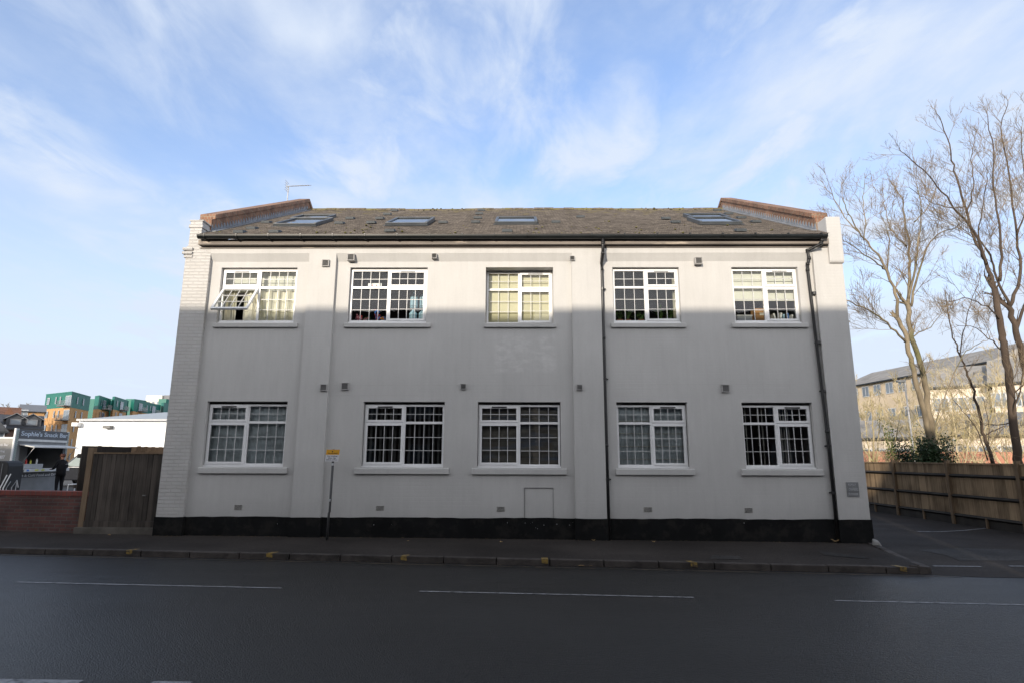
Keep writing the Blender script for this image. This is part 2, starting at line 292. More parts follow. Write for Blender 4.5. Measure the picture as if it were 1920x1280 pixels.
def asphalt(name, base, rough, spec=.5, fine=180, bumps=.35, patch=.15, rv=.12, bd=.006):
    m = mat(name, base, rough, spec, var=patch, vs=.5)
    nt = m.node_tree; N = nt.nodes.new; L = nt.links.new; p = nt.nodes['Principled BSDF']
    ge = N('ShaderNodeNewGeometry')
    v = N('ShaderNodeTexVoronoi'); v.inputs['Scale'].default_value = fine / 1.6; L(ge.outputs['Position'], v.inputs['Vector'])
    n = N('ShaderNodeTexNoise'); n.inputs['Scale'].default_value = fine / 6; n.inputs['Detail'].default_value = 6; n.inputs['Roughness'].default_value = .75; L(ge.outputs['Position'], n.inputs['Vector'])
    a = N('ShaderNodeMath'); a.operation = 'MULTIPLY_ADD'; L(v.outputs[0], a.inputs[0]); a.inputs[1].default_value = -.5; L(n.outputs[0], a.inputs[2])
    bp = N('ShaderNodeBump'); bp.inputs['Strength'].default_value = bumps; bp.inputs['Distance'].default_value = bd; L(a.outputs[0], bp.inputs['Height']); L(bp.outputs[0], p.inputs['Normal'])
    old = p.inputs['Base Color'].links[0].from_socket
    vr = N('ShaderNodeMapRange'); L(v.outputs['Color'], vr.inputs[0]); vr.inputs[1].default_value = 0; vr.inputs[2].default_value = 1; vr.inputs[3].default_value = .55; vr.inputs[4].default_value = 1.5
    mu = N('ShaderNodeMix'); mu.data_type = 'RGBA'; mu.blend_type = 'MULTIPLY'; mu.inputs[0].default_value = 1; L(old, mu.inputs[6]); L(vr.outputs[0], mu.inputs[7]); L(mu.outputs[2], p.inputs['Base Color'])
    mp = N('ShaderNodeMapping'); L(ge.outputs['Position'], mp.inputs[0]); mp.inputs['Scale'].default_value = (.25, 1.1, 1); mp.inputs['Rotation'].default_value = (0, 0, R(3.4))
    n2 = N('ShaderNodeTexNoise'); n2.inputs['Scale'].default_value = .9; n2.inputs['Detail'].default_value = 5; L(mp.outputs[0], n2.inputs['Vector'])
    r = N('ShaderNodeMapRange'); L(n2.outputs[0], r.inputs[0]); r.inputs[1].default_value = .3; r.inputs[2].default_value = .7; r.inputs[3].default_value = rough - rv; r.inputs[4].default_value = rough + rv; L(r.outputs[0], p.inputs['Roughness'])
    return m
def timber(name, c, c2, board=.1, rough=.85, axis=0):
    """vertical boards: each its own tone, streaked along the grain"""
    m = bpy.data.materials.new(name); m.use_nodes = True; nt = m.node_tree; N = nt.nodes.new; L = nt.links.new
    p = nt.nodes['Principled BSDF']; p.inputs['Roughness'].default_value = rough; p.inputs['Specular IOR Level'].default_value = .25
    ge = N('ShaderNodeNewGeometry'); sp = N('ShaderNodeSeparateXYZ'); L(ge.outputs['Position'], sp.inputs[0])
    mp = N('ShaderNodeMapping'); L(ge.outputs['Position'], mp.inputs[0]); mp.inputs['Scale'].default_value = (1, 1, .06)
    n = N('ShaderNodeTexNoise'); n.inputs['Scale'].default_value = 38; n.inputs['Detail'].default_value = 5; L(mp.outputs[0], n.inputs['Vector'])
    d = N('ShaderNodeMath'); d.operation = 'DIVIDE'; L(sp.outputs[axis], d.inputs[0]); d.inputs[1].default_value = board
    fl = N('ShaderNodeMath'); fl.operation = 'FLOOR'; L(d.outputs[0], fl.inputs[0])
    wn = N('ShaderNodeTexWhiteNoise'); wn.noise_dimensions = '1D'; L(fl.outputs[0], wn.inputs['W'])
    n2 = N('ShaderNodeTexNoise'); n2.inputs['Scale'].default_value = 1.6; n2.inputs['Detail'].default_value = 7; L(ge.outputs['Position'], n2.inputs['Vector'])
    a = N('ShaderNodeMath'); a.operation = 'MULTIPLY_ADD'; L(wn.outputs[0], a.inputs[0]); a.inputs[1].default_value = .5; L(n.outputs[0], a.inputs[2])
    b = N('ShaderNodeMath'); b.operation = 'ADD'; L(a.outputs[0], b.inputs[0]); L(n2.outputs[0], b.inputs[1])
    r = N('ShaderNodeMapRange'); L(b.outputs[0], r.inputs[0]); r.inputs[1].default_value = .8; r.inputs[2].default_value = 1.7
    mm = N('ShaderNodeMix'); mm.data_type = 'RGBA'; L(r.outputs[0], mm.inputs[0]); mm.inputs[6].default_value = (*c, 1); mm.inputs[7].default_value = (*c2, 1)
    L(mm.outputs[2], p.inputs['Base Color'])
    bp = N('ShaderNodeBump'); bp.inputs['Strength'].default_value = .5; bp.inputs['Distance'].default_value = .004; L(n.outputs[0], bp.inputs['Height']); L(bp.outputs[0], p.inputs['Normal'])
    return m

M = {}
M['render'] = rendermat()
M['pbrick'] = brickmat('painted_brick', (.49, .482, .468), (.485, .47, .45), (.46, .445, .43), bumpd=.012, ms=.012, rough=.65, var=.06)
M['plinth'] = mat('black_masonry_paint', (.006, .0065, .007), .8, .15, var=.35, vs=2, bump=.8, bs=18, col2=(.016, .015, .014), c2lo=.5, c2hi=.62, c2s=3)
M['tiles'] = tilemat()
M['ridge'] = mat('mossy_ridge_tile', (.13, .105, .08), .95, .2, var=.35, vs=9, col2=(.16, .14, .06), c2lo=.46, c2hi=.6, c2s=2.6, bump=1, bs=14)
M['brick'] = brickmat('orange_brick', (.25, .125, .075), (.16, .080, .052), (.23, .18, .13), bw=.075, bh=.225, var=.35)
M['redbrick'] = brickmat('red_brick', (.105, .040, .032), (.065, .026, .024), (.075, .062, .055), var=.4, bumpd=.006)
M['coping'] = brickmat('red_coping_brick', (.19, .042, .030), (.14, .034, .026), (.09, .05, .04), bw=.11, bh=.5, var=.25)
M['lead'] = mat('lead', (.19, .205, .23), .5, .5, var=.25, vs=6, bump=.4, bs=9)
M['gutter'] = mat('black_plastic', (.010, .012, .013), .35, .5, var=.25, vs=3)
M['pipe'] = mat('black_pipe', (.014, .014, .015), .38, .5, var=.3, vs=5)
M['fascia'] = mat('weathered_fascia', (.20, .175, .155), .8, .3, var=.3, vs=2, stretch=(.3, 1, 2), col2=(.42, .36, .30), c2lo=.58, c2hi=.66, c2s=3)
M['upvc'] = mat('white_upvc', (.78, .78, .78), .32, .5, var=.035, vs=4)
M['bars'] = mat('white_glazing_bar', (.58, .58, .58), .4, .5, var=.04, vs=5)
M['seal'] = mat('dark_seal', (.03, .03, .032), .7, .3)
M['headfill'] = mat('dirty_shaded_head_fill', (.05, .046, .045), .9, .2, var=.4, vs=4)  # lower window head strips: dirty soffit and head shadow put into one colour
M['glass'] = glassmat('window_glass')
M['darkgrey'] = mat('grey_grille', (.16, .158, .155), .6, .4, var=.2, vs=9)
M['ventgrey'] = mat('grey_vent_hood', (.38, .37, .36), .6, .4, var=.12, vs=9)
M['terra'] = mat('painted_air_brick', (.34, .33, .31), .8, .3, var=.2, vs=30)
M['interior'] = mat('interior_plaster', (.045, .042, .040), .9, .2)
M['roofvent'] = mat('slate_grey_vent', (.05, .058, .064), .6, .4, var=.2, vs=12)
M['skyframe'] = mat('skylight_cladding', (.06, .066, .072), .4, .5, var=.2)
M['skyblind'] = mat('skylight_lining', (.42, .46, .52), .6, .3)
M['alu'] = mat('dull_aluminium', (.55, .56, .58), .38, .5, metal=.9)
M['blind_yellow'] = mat('yellow_blind', (.56, .52, .36), .85, .2, var=.04)
M['blind_pale'] = mat('pale_blind', (.60, .59, .52), .85, .2, var=.06)
M['blind_grey'] = mat('grey_net', (.50, .54, .56), .9, .2, var=.22, vs=2.5, stretch=(1, 1, 2.2))
M['blind_brown'] = mat('dull_brown_blind', (.22, .20, .175), .9, .2, var=.35, vs=2.4, stretch=(.6, 1, 2.6), col2=(.17, .20, .27), c2lo=.48, c2hi=.66, c2s=1.6)
M['blind_dark'] = mat('dark_slat', (.13, .13, .125), .8, .3, var=.2, vs=6)
M['blind_slat'] = mat('light_slat', (.5, .48, .44), .8, .3, var=.1)
M['curtain'] = mat('cream_curtain', (.66, .63, .52), .9, .2, var=.08, vs=6)
M['road'] = asphalt('road_asphalt', (.0095, .0096, .0098), .33, spec=.40, fine=110, patch=.32, bumps=1., rv=.05, bd=.020)
M['pave'] = asphalt('pavement_asphalt', (.033, .0285, .026), .9, spec=.15, fine=120, bumps=.4, patch=.4, rv=.08)
M['carpark'] = asphalt('car_park_asphalt', (.075, .072, .068), .8, spec=.3, fine=100)
M['patch'] = asphalt('paler_patch', (.038, .036, .035), .85, spec=.15, fine=60, bumps=.9, patch=.5)
M['kerb'] = mat('kerb_granite', (.060, .052, .048), .8, .2, var=.3, vs=3, bump=.5, bs=60, col2=(.022, .02, .019), c2lo=.5, c2hi=.7, c2s=4)
M['white_paint'] = mat('worn_white_paint', (.20, .20, .205), .6, .4, var=.3, vs=8, col2=(.05, .05, .053), c2lo=.5, c2hi=.64, c2s=14)
M['yellow_paint'] = mat('worn_yellow_paint', (.22, .145, .035), .65, .4, var=.3, vs=9, col2=(.06, .045, .03), c2lo=.47, c2hi=.6, c2s=16)
M['faint_yellow'] = mat('faded_yellow_line', (.055, .043, .032), .65, .4, var=.4, vs=5, col2=(.018, .018, .018), c2lo=.45, c2hi=.6, c2s=7)
M['earth'] = mat('brown_earth_and_grass', (.085, .075, .045), .95, .1, var=.4, vs=.6, col2=(.06, .085, .03), c2lo=.45, c2hi=.6, c2s=.8)
M['ftimber'] = timber('fence_boards', (.115, .080, .050), (.40, .29, .18), .1, axis=1)
M['gtimber'] = timber('old_gate_boards', (.030, .026, .023), (.105, .088, .075), .1, axis=0)
M['btimber'] = timber('rear_fence_boards', (.10, .065, .04), (.24, .16, .10), .1, axis=0)
M['post'] = timber('timber_post', (.13, .09, .055), (.25, .18, .12), .6, axis=0)
M['gravelboard'] = mat('concrete_gravel_board', (.11, .10, .088), .9, .2, var=.3, vs=3, bump=.6, bs=40)
M['darkboard'] = mat('gravel_board_rail_shade', (.035, .03, .025), .8, .3, var=.3, vs=3)  # dark board tone; on the fence rails it stands in for arris shadow
def simple(n, c, r=.6, s=.5, v=.1, mt=0): M[n] = mat(n, c, r, s, metal=mt, var=v); return M[n]
simple('white', (.78, .78, .77)); simple('black', (.012, .012, .013)); simple('grey', (.19, .195, .20)); simple('lightgrey', (.42, .43, .44))
simple('signyellow', (.66, .33, .02), .45); simple('signwhite', (.62, .62, .64), .45); simple('ink', (.02, .02, .022)); simple('polegrey', (.045, .046, .048), .5)
simple('red', (.55, .06, .05)); simple('blue', (.08, .22, .60)); simple('paleblue', (.30, .46, .56), .35); simple('brownbox', (.34, .19, .085), .85, .2)
simple('terracotta', (.45, .20, .09), .8); simple('leaf', (.06, .12, .03), .6, .4, .3); simple('cloth', (.010, .010, .012), .85, .2, .2); simple('skin', (.30, .14, .09), .6)
simple('hair', (.09, .03, .018), .8); simple('tyre', (.015, .015, .015), .85); simple('paleyellow', (.62, .62, .10)); simple('pink', (.6, .25, .3)); simple('orange', (.7, .28, .05))

# ------------------------------------------------------------------ ground, roads, pavements
KS = -.060; KY = 10.44                     # the far kerb: y = KY + KS x
def ky(x): return KY + KS * x
def sheet(name, xy, dz, m, low=0):
    """a sheet that follows the fall of the ground: list of (x, ylow, yhigh)"""
    mb = MB()
    for (xa, a0, a1), (xb, b0, b1) in zip(xy, xy[1:]):
        mb.quad((xa, a0, gz(xa) + dz + low), (xb, b0, gz(xb) + dz + low), (xb, b1, gz(xb) + dz), (xa, a1, gz(xa) + dz))
    return struct(mb.build(name, m))
XS = [-160, -60, -30, -15, -10, -7.6, -4, 0, 4, 7.16]
sheet('ground', [(x, -900, 1500) for x in (-1500, -300, -15, 0, 15, 300, 1500)], -.19, M['earth'])
sheet('road', [(x, -1.2 + KS * x, ky(x) + .02) for x in XS + [9, 12.7, 15, 30, 60, 160]], -.13, M['road'])
sheet('side_road', [(6.4, 10.02, 10.8), (6.9, 9.9, 12.4), (7.1, 9.85, 60), (9, 9.75, 62), (12.2, 9.6, 62), (12.9, 9.55, 62)], -.125, M['pave'])
sheet('pavement', [(x, ky(x) + .12, 12.75 if -7.6 < x < 7.2 else 13.6) for x in (-160, -60, -30, -15, -10, -7.61)] , 0, M['pave'], low=-.035)
sheet('pavement', [(-7.6, ky(-7.6) + .12, 12.72), (-4, ky(-4) + .12, 12.72), (0, ky(0) + .12, 12.72), (4, ky(4) + .12, 12.72), (6.0, ky(6) + .12, 12.72), (6.5, ky(6.5) + .20, 12.72), (6.9, 11.45, 12.72), (7.16, 12.45, 12.72)], 0, M['pave'], low=-.035)
sheet('near_pavement', [(x, -12, -1.35 + KS * x) for x in (-160, -15, 15, 160)], 0, M['pave'])
sheet('pavement', [(12.9, ky(12.9) + .12, 13.5), (15, ky(15) + .12, 13.5), (60, ky(60) + .12, 16), (160, ky(160) + .12, 16)], 0, M['pave'])
sheet('car_park', [(x, 13.4, 60) for x in (-60, -30, -15, -7.65)], .0, M['carpark'])
# kerb: stones with open joints, one row each side
mb = MB(); x = -40.
while x < 6.35:
    x1 = min(x + .9, 6.4)
    a = x + .008; b = x1 - .008; j = random.uniform(-.004, .004)
    mb.prism([(a, ky(a) + .004 + j, gz(a) - .16), (b, ky(b) + .004 + j, gz(b) - .16), (b, ky(b) + .13, gz(b) - .16), (a, ky(a) + .13, gz(a) - .16)], (0, 0, .130 + j))
    x = x1
pts = [(6.41, ky(6.4) + .0), (6.62, 10.10), (6.74, 10.35), (6.80, 10.75), (6.90, 11.35), (7.02, 11.9), (7.14, 12.5)]
hs = [.13, .105, .085, .09, .11, .13, .15]
for i in range(6):
    (a0, a1), (b0, b1) = pts[i], pts[i + 1]
    mb.add([(a0, a1, -.2), (b0, b1, -.2), (b0 - .12, b1 + .05, -.2), (a0 - .12, a1 + .10, -.2), (a0, a1, -.2 + hs[i] + .03), (b0, b1, -.2 + hs[i + 1] + .03), (b0 - .12, b1 + .05, -.2 + hs[i + 1] + .03), (a0 - .12, a1 + .10, -.2 + hs[i] + .03)],
           [(0, 3, 2, 1), (4, 5, 6, 7), (0, 1, 5, 4), (1, 2, 6, 5), (2, 3, 7, 6), (3, 0, 4, 7)])
struct(mb.build('kerb', M['kerb'], bevel=.012))
mb = MB()
for i in range(-30, 31): a = i * .9; b = a + .885; mb.prism([(a, -1.35 + KS * a, -.2), (b, -1.35 + KS * b, -.2), (b, -1.2 + KS * b, -.2), (a, -1.2 + KS * a, -.2)], (0, 0, .2))
struct(mb.build('near_kerb', M['kerb']))
# painted lines
def line(name, x0, x1, y0, hw, m, dz=-.126, s=KS):
    mb = MB(); k = max(1, int((x1 - x0) / 1.5))
    for i in range(k):
        a = x0 + (x1 - x0) * i / k; b = x0 + (x1 - x0) * (i + 1) / k
        mb.quad((a, y0 + s * a - hw, gz(a) + dz), (b, y0 + s * b - hw, gz(b) + dz), (b, y0 + s * b + hw, gz(b) + dz), (a, y0 + s * a + hw, gz(a) + dz))
    return struct(mb.build(name, m))
for x0, x1 in ((-7.05, -3.25), (-1.35, 2.27), (4.05, 7.9), (-14.5, -8.9), (9.8, 13.6)): line('lane_line', x0, x1, 8.33, .027, M['white_paint'], s=-.045)
for x0, x1 in ((-6.2, -3.48), (-2.92, -2.6), (3.9, 6.5)): line('lane_line', x0, x1, 5.02 if x0 < 0 else 5.16, .07, M['white_paint'], s=0)
line('yellow_edge_line', -22, 6.9, KY - .17, .045, M['faint_yellow'])
for a, b in ((1757, 1832), (1900, 1945)):
    p = atz(a, 1062, -.12); q = atz(b, 1059.5, -.12); line('give_way_line', p.x, q.x, (p.y + q.y) / 2, .035, M['white_paint'], s=0, dz=-.116)
mb = MB()
P = [atz(a, b, -.119) for a, b in ((1722, 1030), (1800, 1026), (1915, 1030), (1950, 1050), (1800, 1050), (1775, 1040))]
mb.add(P, [(0, 5, 4, 3, 2, 1)]); struct(mb.build('cobbled_road_patch', M['patch']))
mb = MB(); prev = None
for a, b in ((1690, 990), (1720, 995), (1765, 995.5), (1810, 993), (1848, 989)):
    p = atz(a, b, -.119)
    if prev: mb.quad(prev - Vector((0, .05, 0)), p - Vector((0, .05, 0)), p + Vector((0, .05, 0)), prev + Vector((0, .05, 0)))
    prev = p
struct(mb.build('worn_side_road_line', M['white_paint']))
mb = MB(); P = [Vector((p.x, p.y, pz(p.x, p.y) + .007)) for p in (atz(a, b, -.02) for a, b in ((1533, 1032), (1630, 1044), (1622, 1046), (1545, 1040)))]; mb.add(P, [(0, 3, 2, 1)]); struct(mb.build('pavement_repair', M['patch']))
mb = MB(); P = [Vector((p.x, p.y, pz(p.x, p.y) + .007)) for p in (atz(a, b, -.02) for a, b in ((1335, 1040), (1385, 1041), (1392, 1047), (1332, 1046)))]; mb.add(P, [(0, 3, 2, 1)]); struct(mb.build('pavement_repair', M['patch']))
for i, (px, py) in enumerate(((228, 1031), (490, 1039), (752, 1043), (1022, 1047), (1302, 1051), (1690, 1056))):
    x = atz(px, py).x; d = (.10, .10, .05, 0, -.08, -.10)[i]
    mb = MB(); y = ky(x) + .004
    z0 = gz(x)
    if i == 5: x = 6.15
    mb.add([(x - .05, y - .010, z0 - .085), (x + .055, y - .010, z0 - .10), (x + .055, y - .008, z0 - .026), (x - .055, y - .008, z0 - .026), (x + .055 + d * .6, y + .135, z0 - .022), (x - .055 + d * .6, y + .135, z0 - .022)], [(0, 1, 2, 3), (3, 2, 4, 5)])
    struct(mb.build('yellow_kerb_mark', M['yellow_paint']))

# ------------------------------------------------------------------ main building
YF, YB = 12.60, 12.68                      # face of the piers, face of the recessed bays
bld = thing('painted_building', (-.2, 12.6, 0), 'long two storey cream painted building with tiled roof and black plinth', 'building')
XL, XR = at(288, 1003, YF).x, at(1637, 1018, YF).x
P1 = at(394, 486, YF).x; P2 = (at(580, 480, YF).x, at(631, 476, YF).x); P3 = (at(1072, 472, YF).x, at(1125, 472, YF).x); P4 = at(1530, 540, YF).x
ZP, ZB, ZT, ZE = .405, 5.955, 6.13, 6.30   # plinth top, bay head, splay top, top of wall
BAYS = [(P1, P2[0]), (P2[1], P3[0]), (P3[1], P4)]
# openings: (bay, photo x left, x right at the head, head y, frame foot y, reveal depth)
OPEN = dict(U1=(0, 416, 558, 501, 606, .08), U2=(1, 657, 802, 502.5, 605.5, .08), U3=(1, 911, 1037, 502.5, 605.5, .26),
            U4=(2, 1148, 1272.6, 500.6, 605.5, .08), U5=(2, 1371, 1495, 500.6, 606, .08),
            L1=(0, 389, 539.5, 751, 873, .10), L2=(1, 682, 834, 753, 877, .10), L3=(1, 896, 1051, 753.5, 877, .10),
            L4=(2, 1155.5, 1288, 753.3, 878, .10), L5=(2, 1390, 1522, 753, 878, .10))
RECT = {}
for k, (b, xa, xb, yt, yb, rv) in OPEN.items():
    a, c = at(xa, yt, YB), at(xb, yt, YB); zb = (CAMZ + (at((xa + xb) / 2, yb, YB).z - CAMZ))
    RECT[k] = (a.x, c.x, zb, (a.z + c.z) / 2)
for row in 'UL':                           # one head and one foot height per storey
    ks = [k for k in RECT if k[0] == row]; zt = sum(RECT[k][3] for k in ks) / 5; zb = sum(RECT[k][2] for k in ks) / 5
    for k in ks: RECT[k] = (RECT[k][0], RECT[k][1], zb, zt)
mb = MB()
for bi, (x0, x1) in enumerate(BAYS):
    hol = [(RECT[k], OPEN[k][5]) for k in OPEN if OPEN[k][0] == bi]
    gxs = sorted({x0, x1} | {h[0][0] for h in hol} | {h[0][1] for h in hol}); gzs = sorted({ZP, ZB} | {h[0][2] for h in hol} | {h[0][3] for h in hol})
    for i in range(len(gxs) - 1):
        for j in range(len(gzs) - 1):
            cx, cz = (gxs[i] + gxs[i + 1]) / 2, (gzs[j] + gzs[j + 1]) / 2
            if any(h[0][0] < cx < h[0][1] and h[0][2] < cz < h[0][3] for h in hol): continue
            for Y in (YB, 13.03):
                q = [(gxs[i], Y, gzs[j]), (gxs[i + 1], Y, gzs[j]), (gxs[i + 1], Y, gzs[j + 1]), (gxs[i], Y, gzs[j + 1])]
                mb.quad(*(q if Y == YB else q[::-1]))
    for (a, b, c, d), rv in hol:
        mb.quad((a, YB, c), (a, YB, d), (a, 13.03, d), (a, 13.03, c)); mb.quad((b, YB, d), (b, YB, c), (b, 13.03, c), (b, 13.03, d))
        mb.quad((a, YB, d), (b, YB, d), (b, 13.03, d), (a, 13.03, d)); mb.quad((a, YB, c), (a, 13.03, c), (b, 13.03, c), (b, YB, c))
    mb.quad((x0, YB, ZB), (x1, YB, ZB), (x1, YF, ZT), (x0, YF, ZT)); mb.quad((x0, YF, ZT), (x1, YF, ZT), (x1, YF, ZE), (x0, YF, ZE))
for a, b in (P2, P3, (P4, XR)):
    mb.quad((a, YF, ZP), (b, YF, ZP), (b, YF, ZE), (a, YF, ZE)); mb.quad((a, YB, ZP), (a, YF, ZP), (a, YF, ZT), (a, YB, ZB)); mb.quad((b, YF, ZP), (b, YB, ZP), (b, YB, ZB), (b, YF, ZT))
mb.quad((XL, YF + .02, ZE), (XR, YF + .02, ZE), (XR, 13.03, ZE), (XL, 13.03, ZE))
mb.build('wall', M['render'], bld)
mb = MB(); mb.box(XL, P1, YF, 13.03, ZP, ZE + .003); mb.build('brick_pier', M['pbrick'], bld)
# gable walls (pentagon) and rear wall
YR, ZR = 18.75, at(965, 395, 18.75).z + .02; YE, ZEV = 12.42, 6.50
SL = (ZR - ZEV) / (YR - YE); YK = 2 * YR - YF
for a, b in ((XL, XL + .33), (XR - .33, XR)):
    y0 = 13.03 if a < 0 else YF + .003
    mb = MB(); mb.prism([(a, y0, -.2), (a, YK, -.2), (a, YK, ZE), (a, YR, ZR - .02), (a, y0, ZE - .02)], (b - a, 0, 0)); mb.build('gable_wall', M['render'], bld)
mb = MB(); mb.box(XL + .33, XR - .33, YK - .3, YK, -.2, ZE); mb.build('rear_wall', M['render'], bld)
# plinth, following the piers
mb = MB(); o_ = .022
segs = [(XL - .02, P1 + .02, YF)] + [(P1 + .02, P2[0] - .02, YB), (P2[0] - .02, P2[1] + .02, YF), (P2[1] + .02, P3[0] - .02, YB), (P3[0] - .02, P3[1] + .02, YF), (P3[1] + .02, P4 - .02, YB), (P4 - .02, XR + .02, YF)]
rp = random.Random(9)
for a, b, y in segs:
    n = max(1, int((b - a) / .18)); top = [ZP + .010 + rp.uniform(-.006, .006) + .006 * math.sin(a * 2 + k * .4) for k in range(n + 1)]; xs_ = [a + (b - a) * k / n for k in range(n + 1)]
    mb.prism([(a, y - o_, -.25), (b, y - o_, -.25)] + [(x, y - o_, z) for x, z in zip(xs_[::-1], top[::-1])], (0, YB + .3 - y + o_, 0))
mb.build('plinth', M['plinth'], bld)
for i in range(15):
    mb = MB()
    x = random.uniform(-.35, 1.1) if i < 11 else random.uniform(-6, 6); z = random.uniform(.2, .37); r = random.uniform(.003, .009)
    y = next(s[2] for s in segs if s[0] <= x <= s[1]) - o_ - .003
    mb.add([(x - r, y, z), (x + r * .8, y, z - r), (x + r, y, z + r * .5), (x, y, z + r)], [(0, 1, 2, 3)]); mb.build('paint_chip', M['lightgrey'], bld)
# bricked-up hatch: thin grey strips stand in for the shadow of its edges
a, b = at(983, 913, YB), at(1038, 972, YB)
mb = MB(); mb.box(a.x, a.x + .012, YB - .012, YB + .01, ZP + .013, a.z); mb.box(a.x + .012, b.x, YB - .014, YB + .01, a.z - .016, a.z); mb.box(b.x - .006, b.x, YB - .008, YB + .01, ZP + .013, a.z - .016)
mb.build('hatch_edge_shadow', M['darkgrey'], bld)
# hairline cracks
for x0, x1, z in ((P2[1] + .1, P3[0] - .05, at(900, 722, YB).z), (P2[1] + .02, -2.0, at(700, 741, YB).z), (P3[1] + .3, P4 - .4, at(1300, 720, YB).z)):
    mb = MB(); n = int((x1 - x0) / .12); pv = None
    for i in range(n):
        a = x0 + i * .12; zz = z + math.sin(a * 1.7) * .006 + random.uniform(-.002, .002); hgt = random.uniform(.0006, .0022); cur = [Vector((a, YB - .0025, zz - hgt)), Vector((a, YB - .0025, zz + hgt))]
        if pv: mb.quad(pv[0], cur[0], cur[1], pv[1])
        pv = cur
    mb.build('render_crack', M['ventgrey'], bld)
# plaster joint on pier 3's left edge, thin raised bead
x = P3[0]; mb = MB(); mb.box(x - .012, x + .006, YF - .004, YB - .002, ZP + .015, ZB); mb.build('edge_bead', M['render'], bld)
# roof: tile courses as real steps, front and back slope
x0, x1 = XL + .32, XR - .32
def slope(front):
    mb = MB(); n = int((YR - YE) / .0915) + 1
    for i in range(n):
        ya = YE + i * .0915; yb = min(ya + .0915, YR); za = ZEV + (ya - YE) * SL; zb = ZEV + (yb - YE) * SL; t = .016
        nx = 8
        for k in range(nx):
            xa = x0 + (x1 - x0) * k / nx; xb = x0 + (x1 - x0) * (k + 1) / nx
            w0 = math.sin(xa * .9 + 1) * .014; w1 = math.sin(xb * .9 + 1) * .014
            q = [Vector((xa, ya, za + t + w0)), Vector((xb, ya, za + t + w1)), Vector((xb, yb, zb + w1 + .002)), Vector((xa, yb, zb + w0 + .002))]
            r = [Vector((xa, ya, za + w0)), Vector((xb, ya, za + w1)), q[1], q[0]]
            if not front:
                for p in q + r[:2]: p.y = 2 * YR - p.y
                q = q[::-1]; r = r[::-1]
            mb.quad(*q); mb.quad(*r)
    return mb
mb = slope(True); roof = mb.build('roof', M['tiles'], bld)
mbk = slope(False); mbk.build('rear_roof', M['tiles'], bld)
mb = MB(); n = int((x1 - x0) / .33)
for i in range(n):
    a = x0 + (x1 - x0) * i / n; b = x0 + (x1 - x0) * (i + 1) / n - .012; dz = random.uniform(-.008, .012) + math.sin(a * .9 + 1) * .014
    ang = [math.pi * k / 6 for k in range(7)]
    mb.prism([(a, YR + .13 * math.cos(t), ZR - .06 + dz + .105 * math.sin(t)) for t in ang], (b - a, 0, 0))
mb.build('ridge_tiles', M['ridge'], roof)
mb = MB(); rnd = random.Random(3)
for i in range(230):
    x = rnd.uniform(x0, x1); y = YR + rnd.uniform(-.3, .05) if i % 3 else YE + rnd.uniform(.02, 3) * rnd.random(); z = ZEV + (min(y, YR) - YE) * SL + .02; r = rnd.uniform(.012, .035)
    mb.lathe([(r, 0), (r * .8, r * .5), (r * .3, r * .8)], (x, y, z + (.03 if y > YR - .12 else 0)), 6)
mb.build('moss', mat('moss', (.13, .12, .045), .95, .1, var=.4, vs=5), roof)['kind'] = 'stuff'
# parapet brick upstands over the gables with coping, flashing
def rz(y): return ZEV + (y - YE) * SL
for side, (a, b) in enumerate(((XL + .02, XL + .33), (XR - .33, XR - .02))):
    up = .31; ya, yb = YF + .32, YR
    mb = MB(); mb.prism([(a, ya, rz(ya) - .3), (a, yb, rz(yb) - .3), (a, yb, rz(yb) + up), (a, ya, rz(ya) + up)], (b - a, 0, 0)); mb.prism([(a, 2 * YR - ya, rz(ya) - .3), (a, yb, rz(yb) - .3), (a, yb, rz(yb) + up), (a, 2 * YR - ya, rz(ya) + up)], (b - a, 0, 0))
    par = mb.build('parapet', M['brick'], bld)
    mb = MB(); c0, c1 = a - .03, b + .03
    ys_ = ya + .09; mb.prism([(c0, ys_, rz(ys_) + up), (c0, yb + .02, rz(yb) + up), (c0, yb + .02, rz(yb) + up + .12), (c0, ys_, rz(ys_) + up + .12)], (c1 - c0, 0, 0))
    mb.prism([(c0, 2 * YR - ya, rz(ya) + up), (c0, yb + .022, rz(yb) + up), (c0, yb + .022, rz(yb) + up + .12), (c0, 2 * YR - ya, rz(ya) + up + .12)], (c1 - c0, 0, 0))
    mb.build('coping', M['brick'], par, bevel=.01)
    xi = b if side == 0 else a; s = 1 if side == 0 else -1
    mb = MB(); n = 44                       # stepped lead flashing
    for i in range(n):
        y0_ = ya + (yb - ya) * i / n; y1_ = ya + (yb - ya) * (i + 1) / n - .01
        mb.prism([(xi, y0_, rz(y0_) - .02), (xi, y1_, rz(y1_) - .02), (xi, y1_, rz(y1_) + .06), (xi, y0_ + .02, rz(y1_) + .13), (xi, y0_, rz(y0_) + .03)], (s * .012, 0, 0))
    mb.prism([(xi + s * .013, ya - .05, rz(ya - .05) + .018), (xi + s * .013, yb, rz(yb) + .018), (xi + s * .013, yb, rz(yb) + .035), (xi + s * .013, ya - .05, rz(ya - .05) + .035)], (s * .14, 0, 0))
    mb.build('flashing', M['lead'], par)
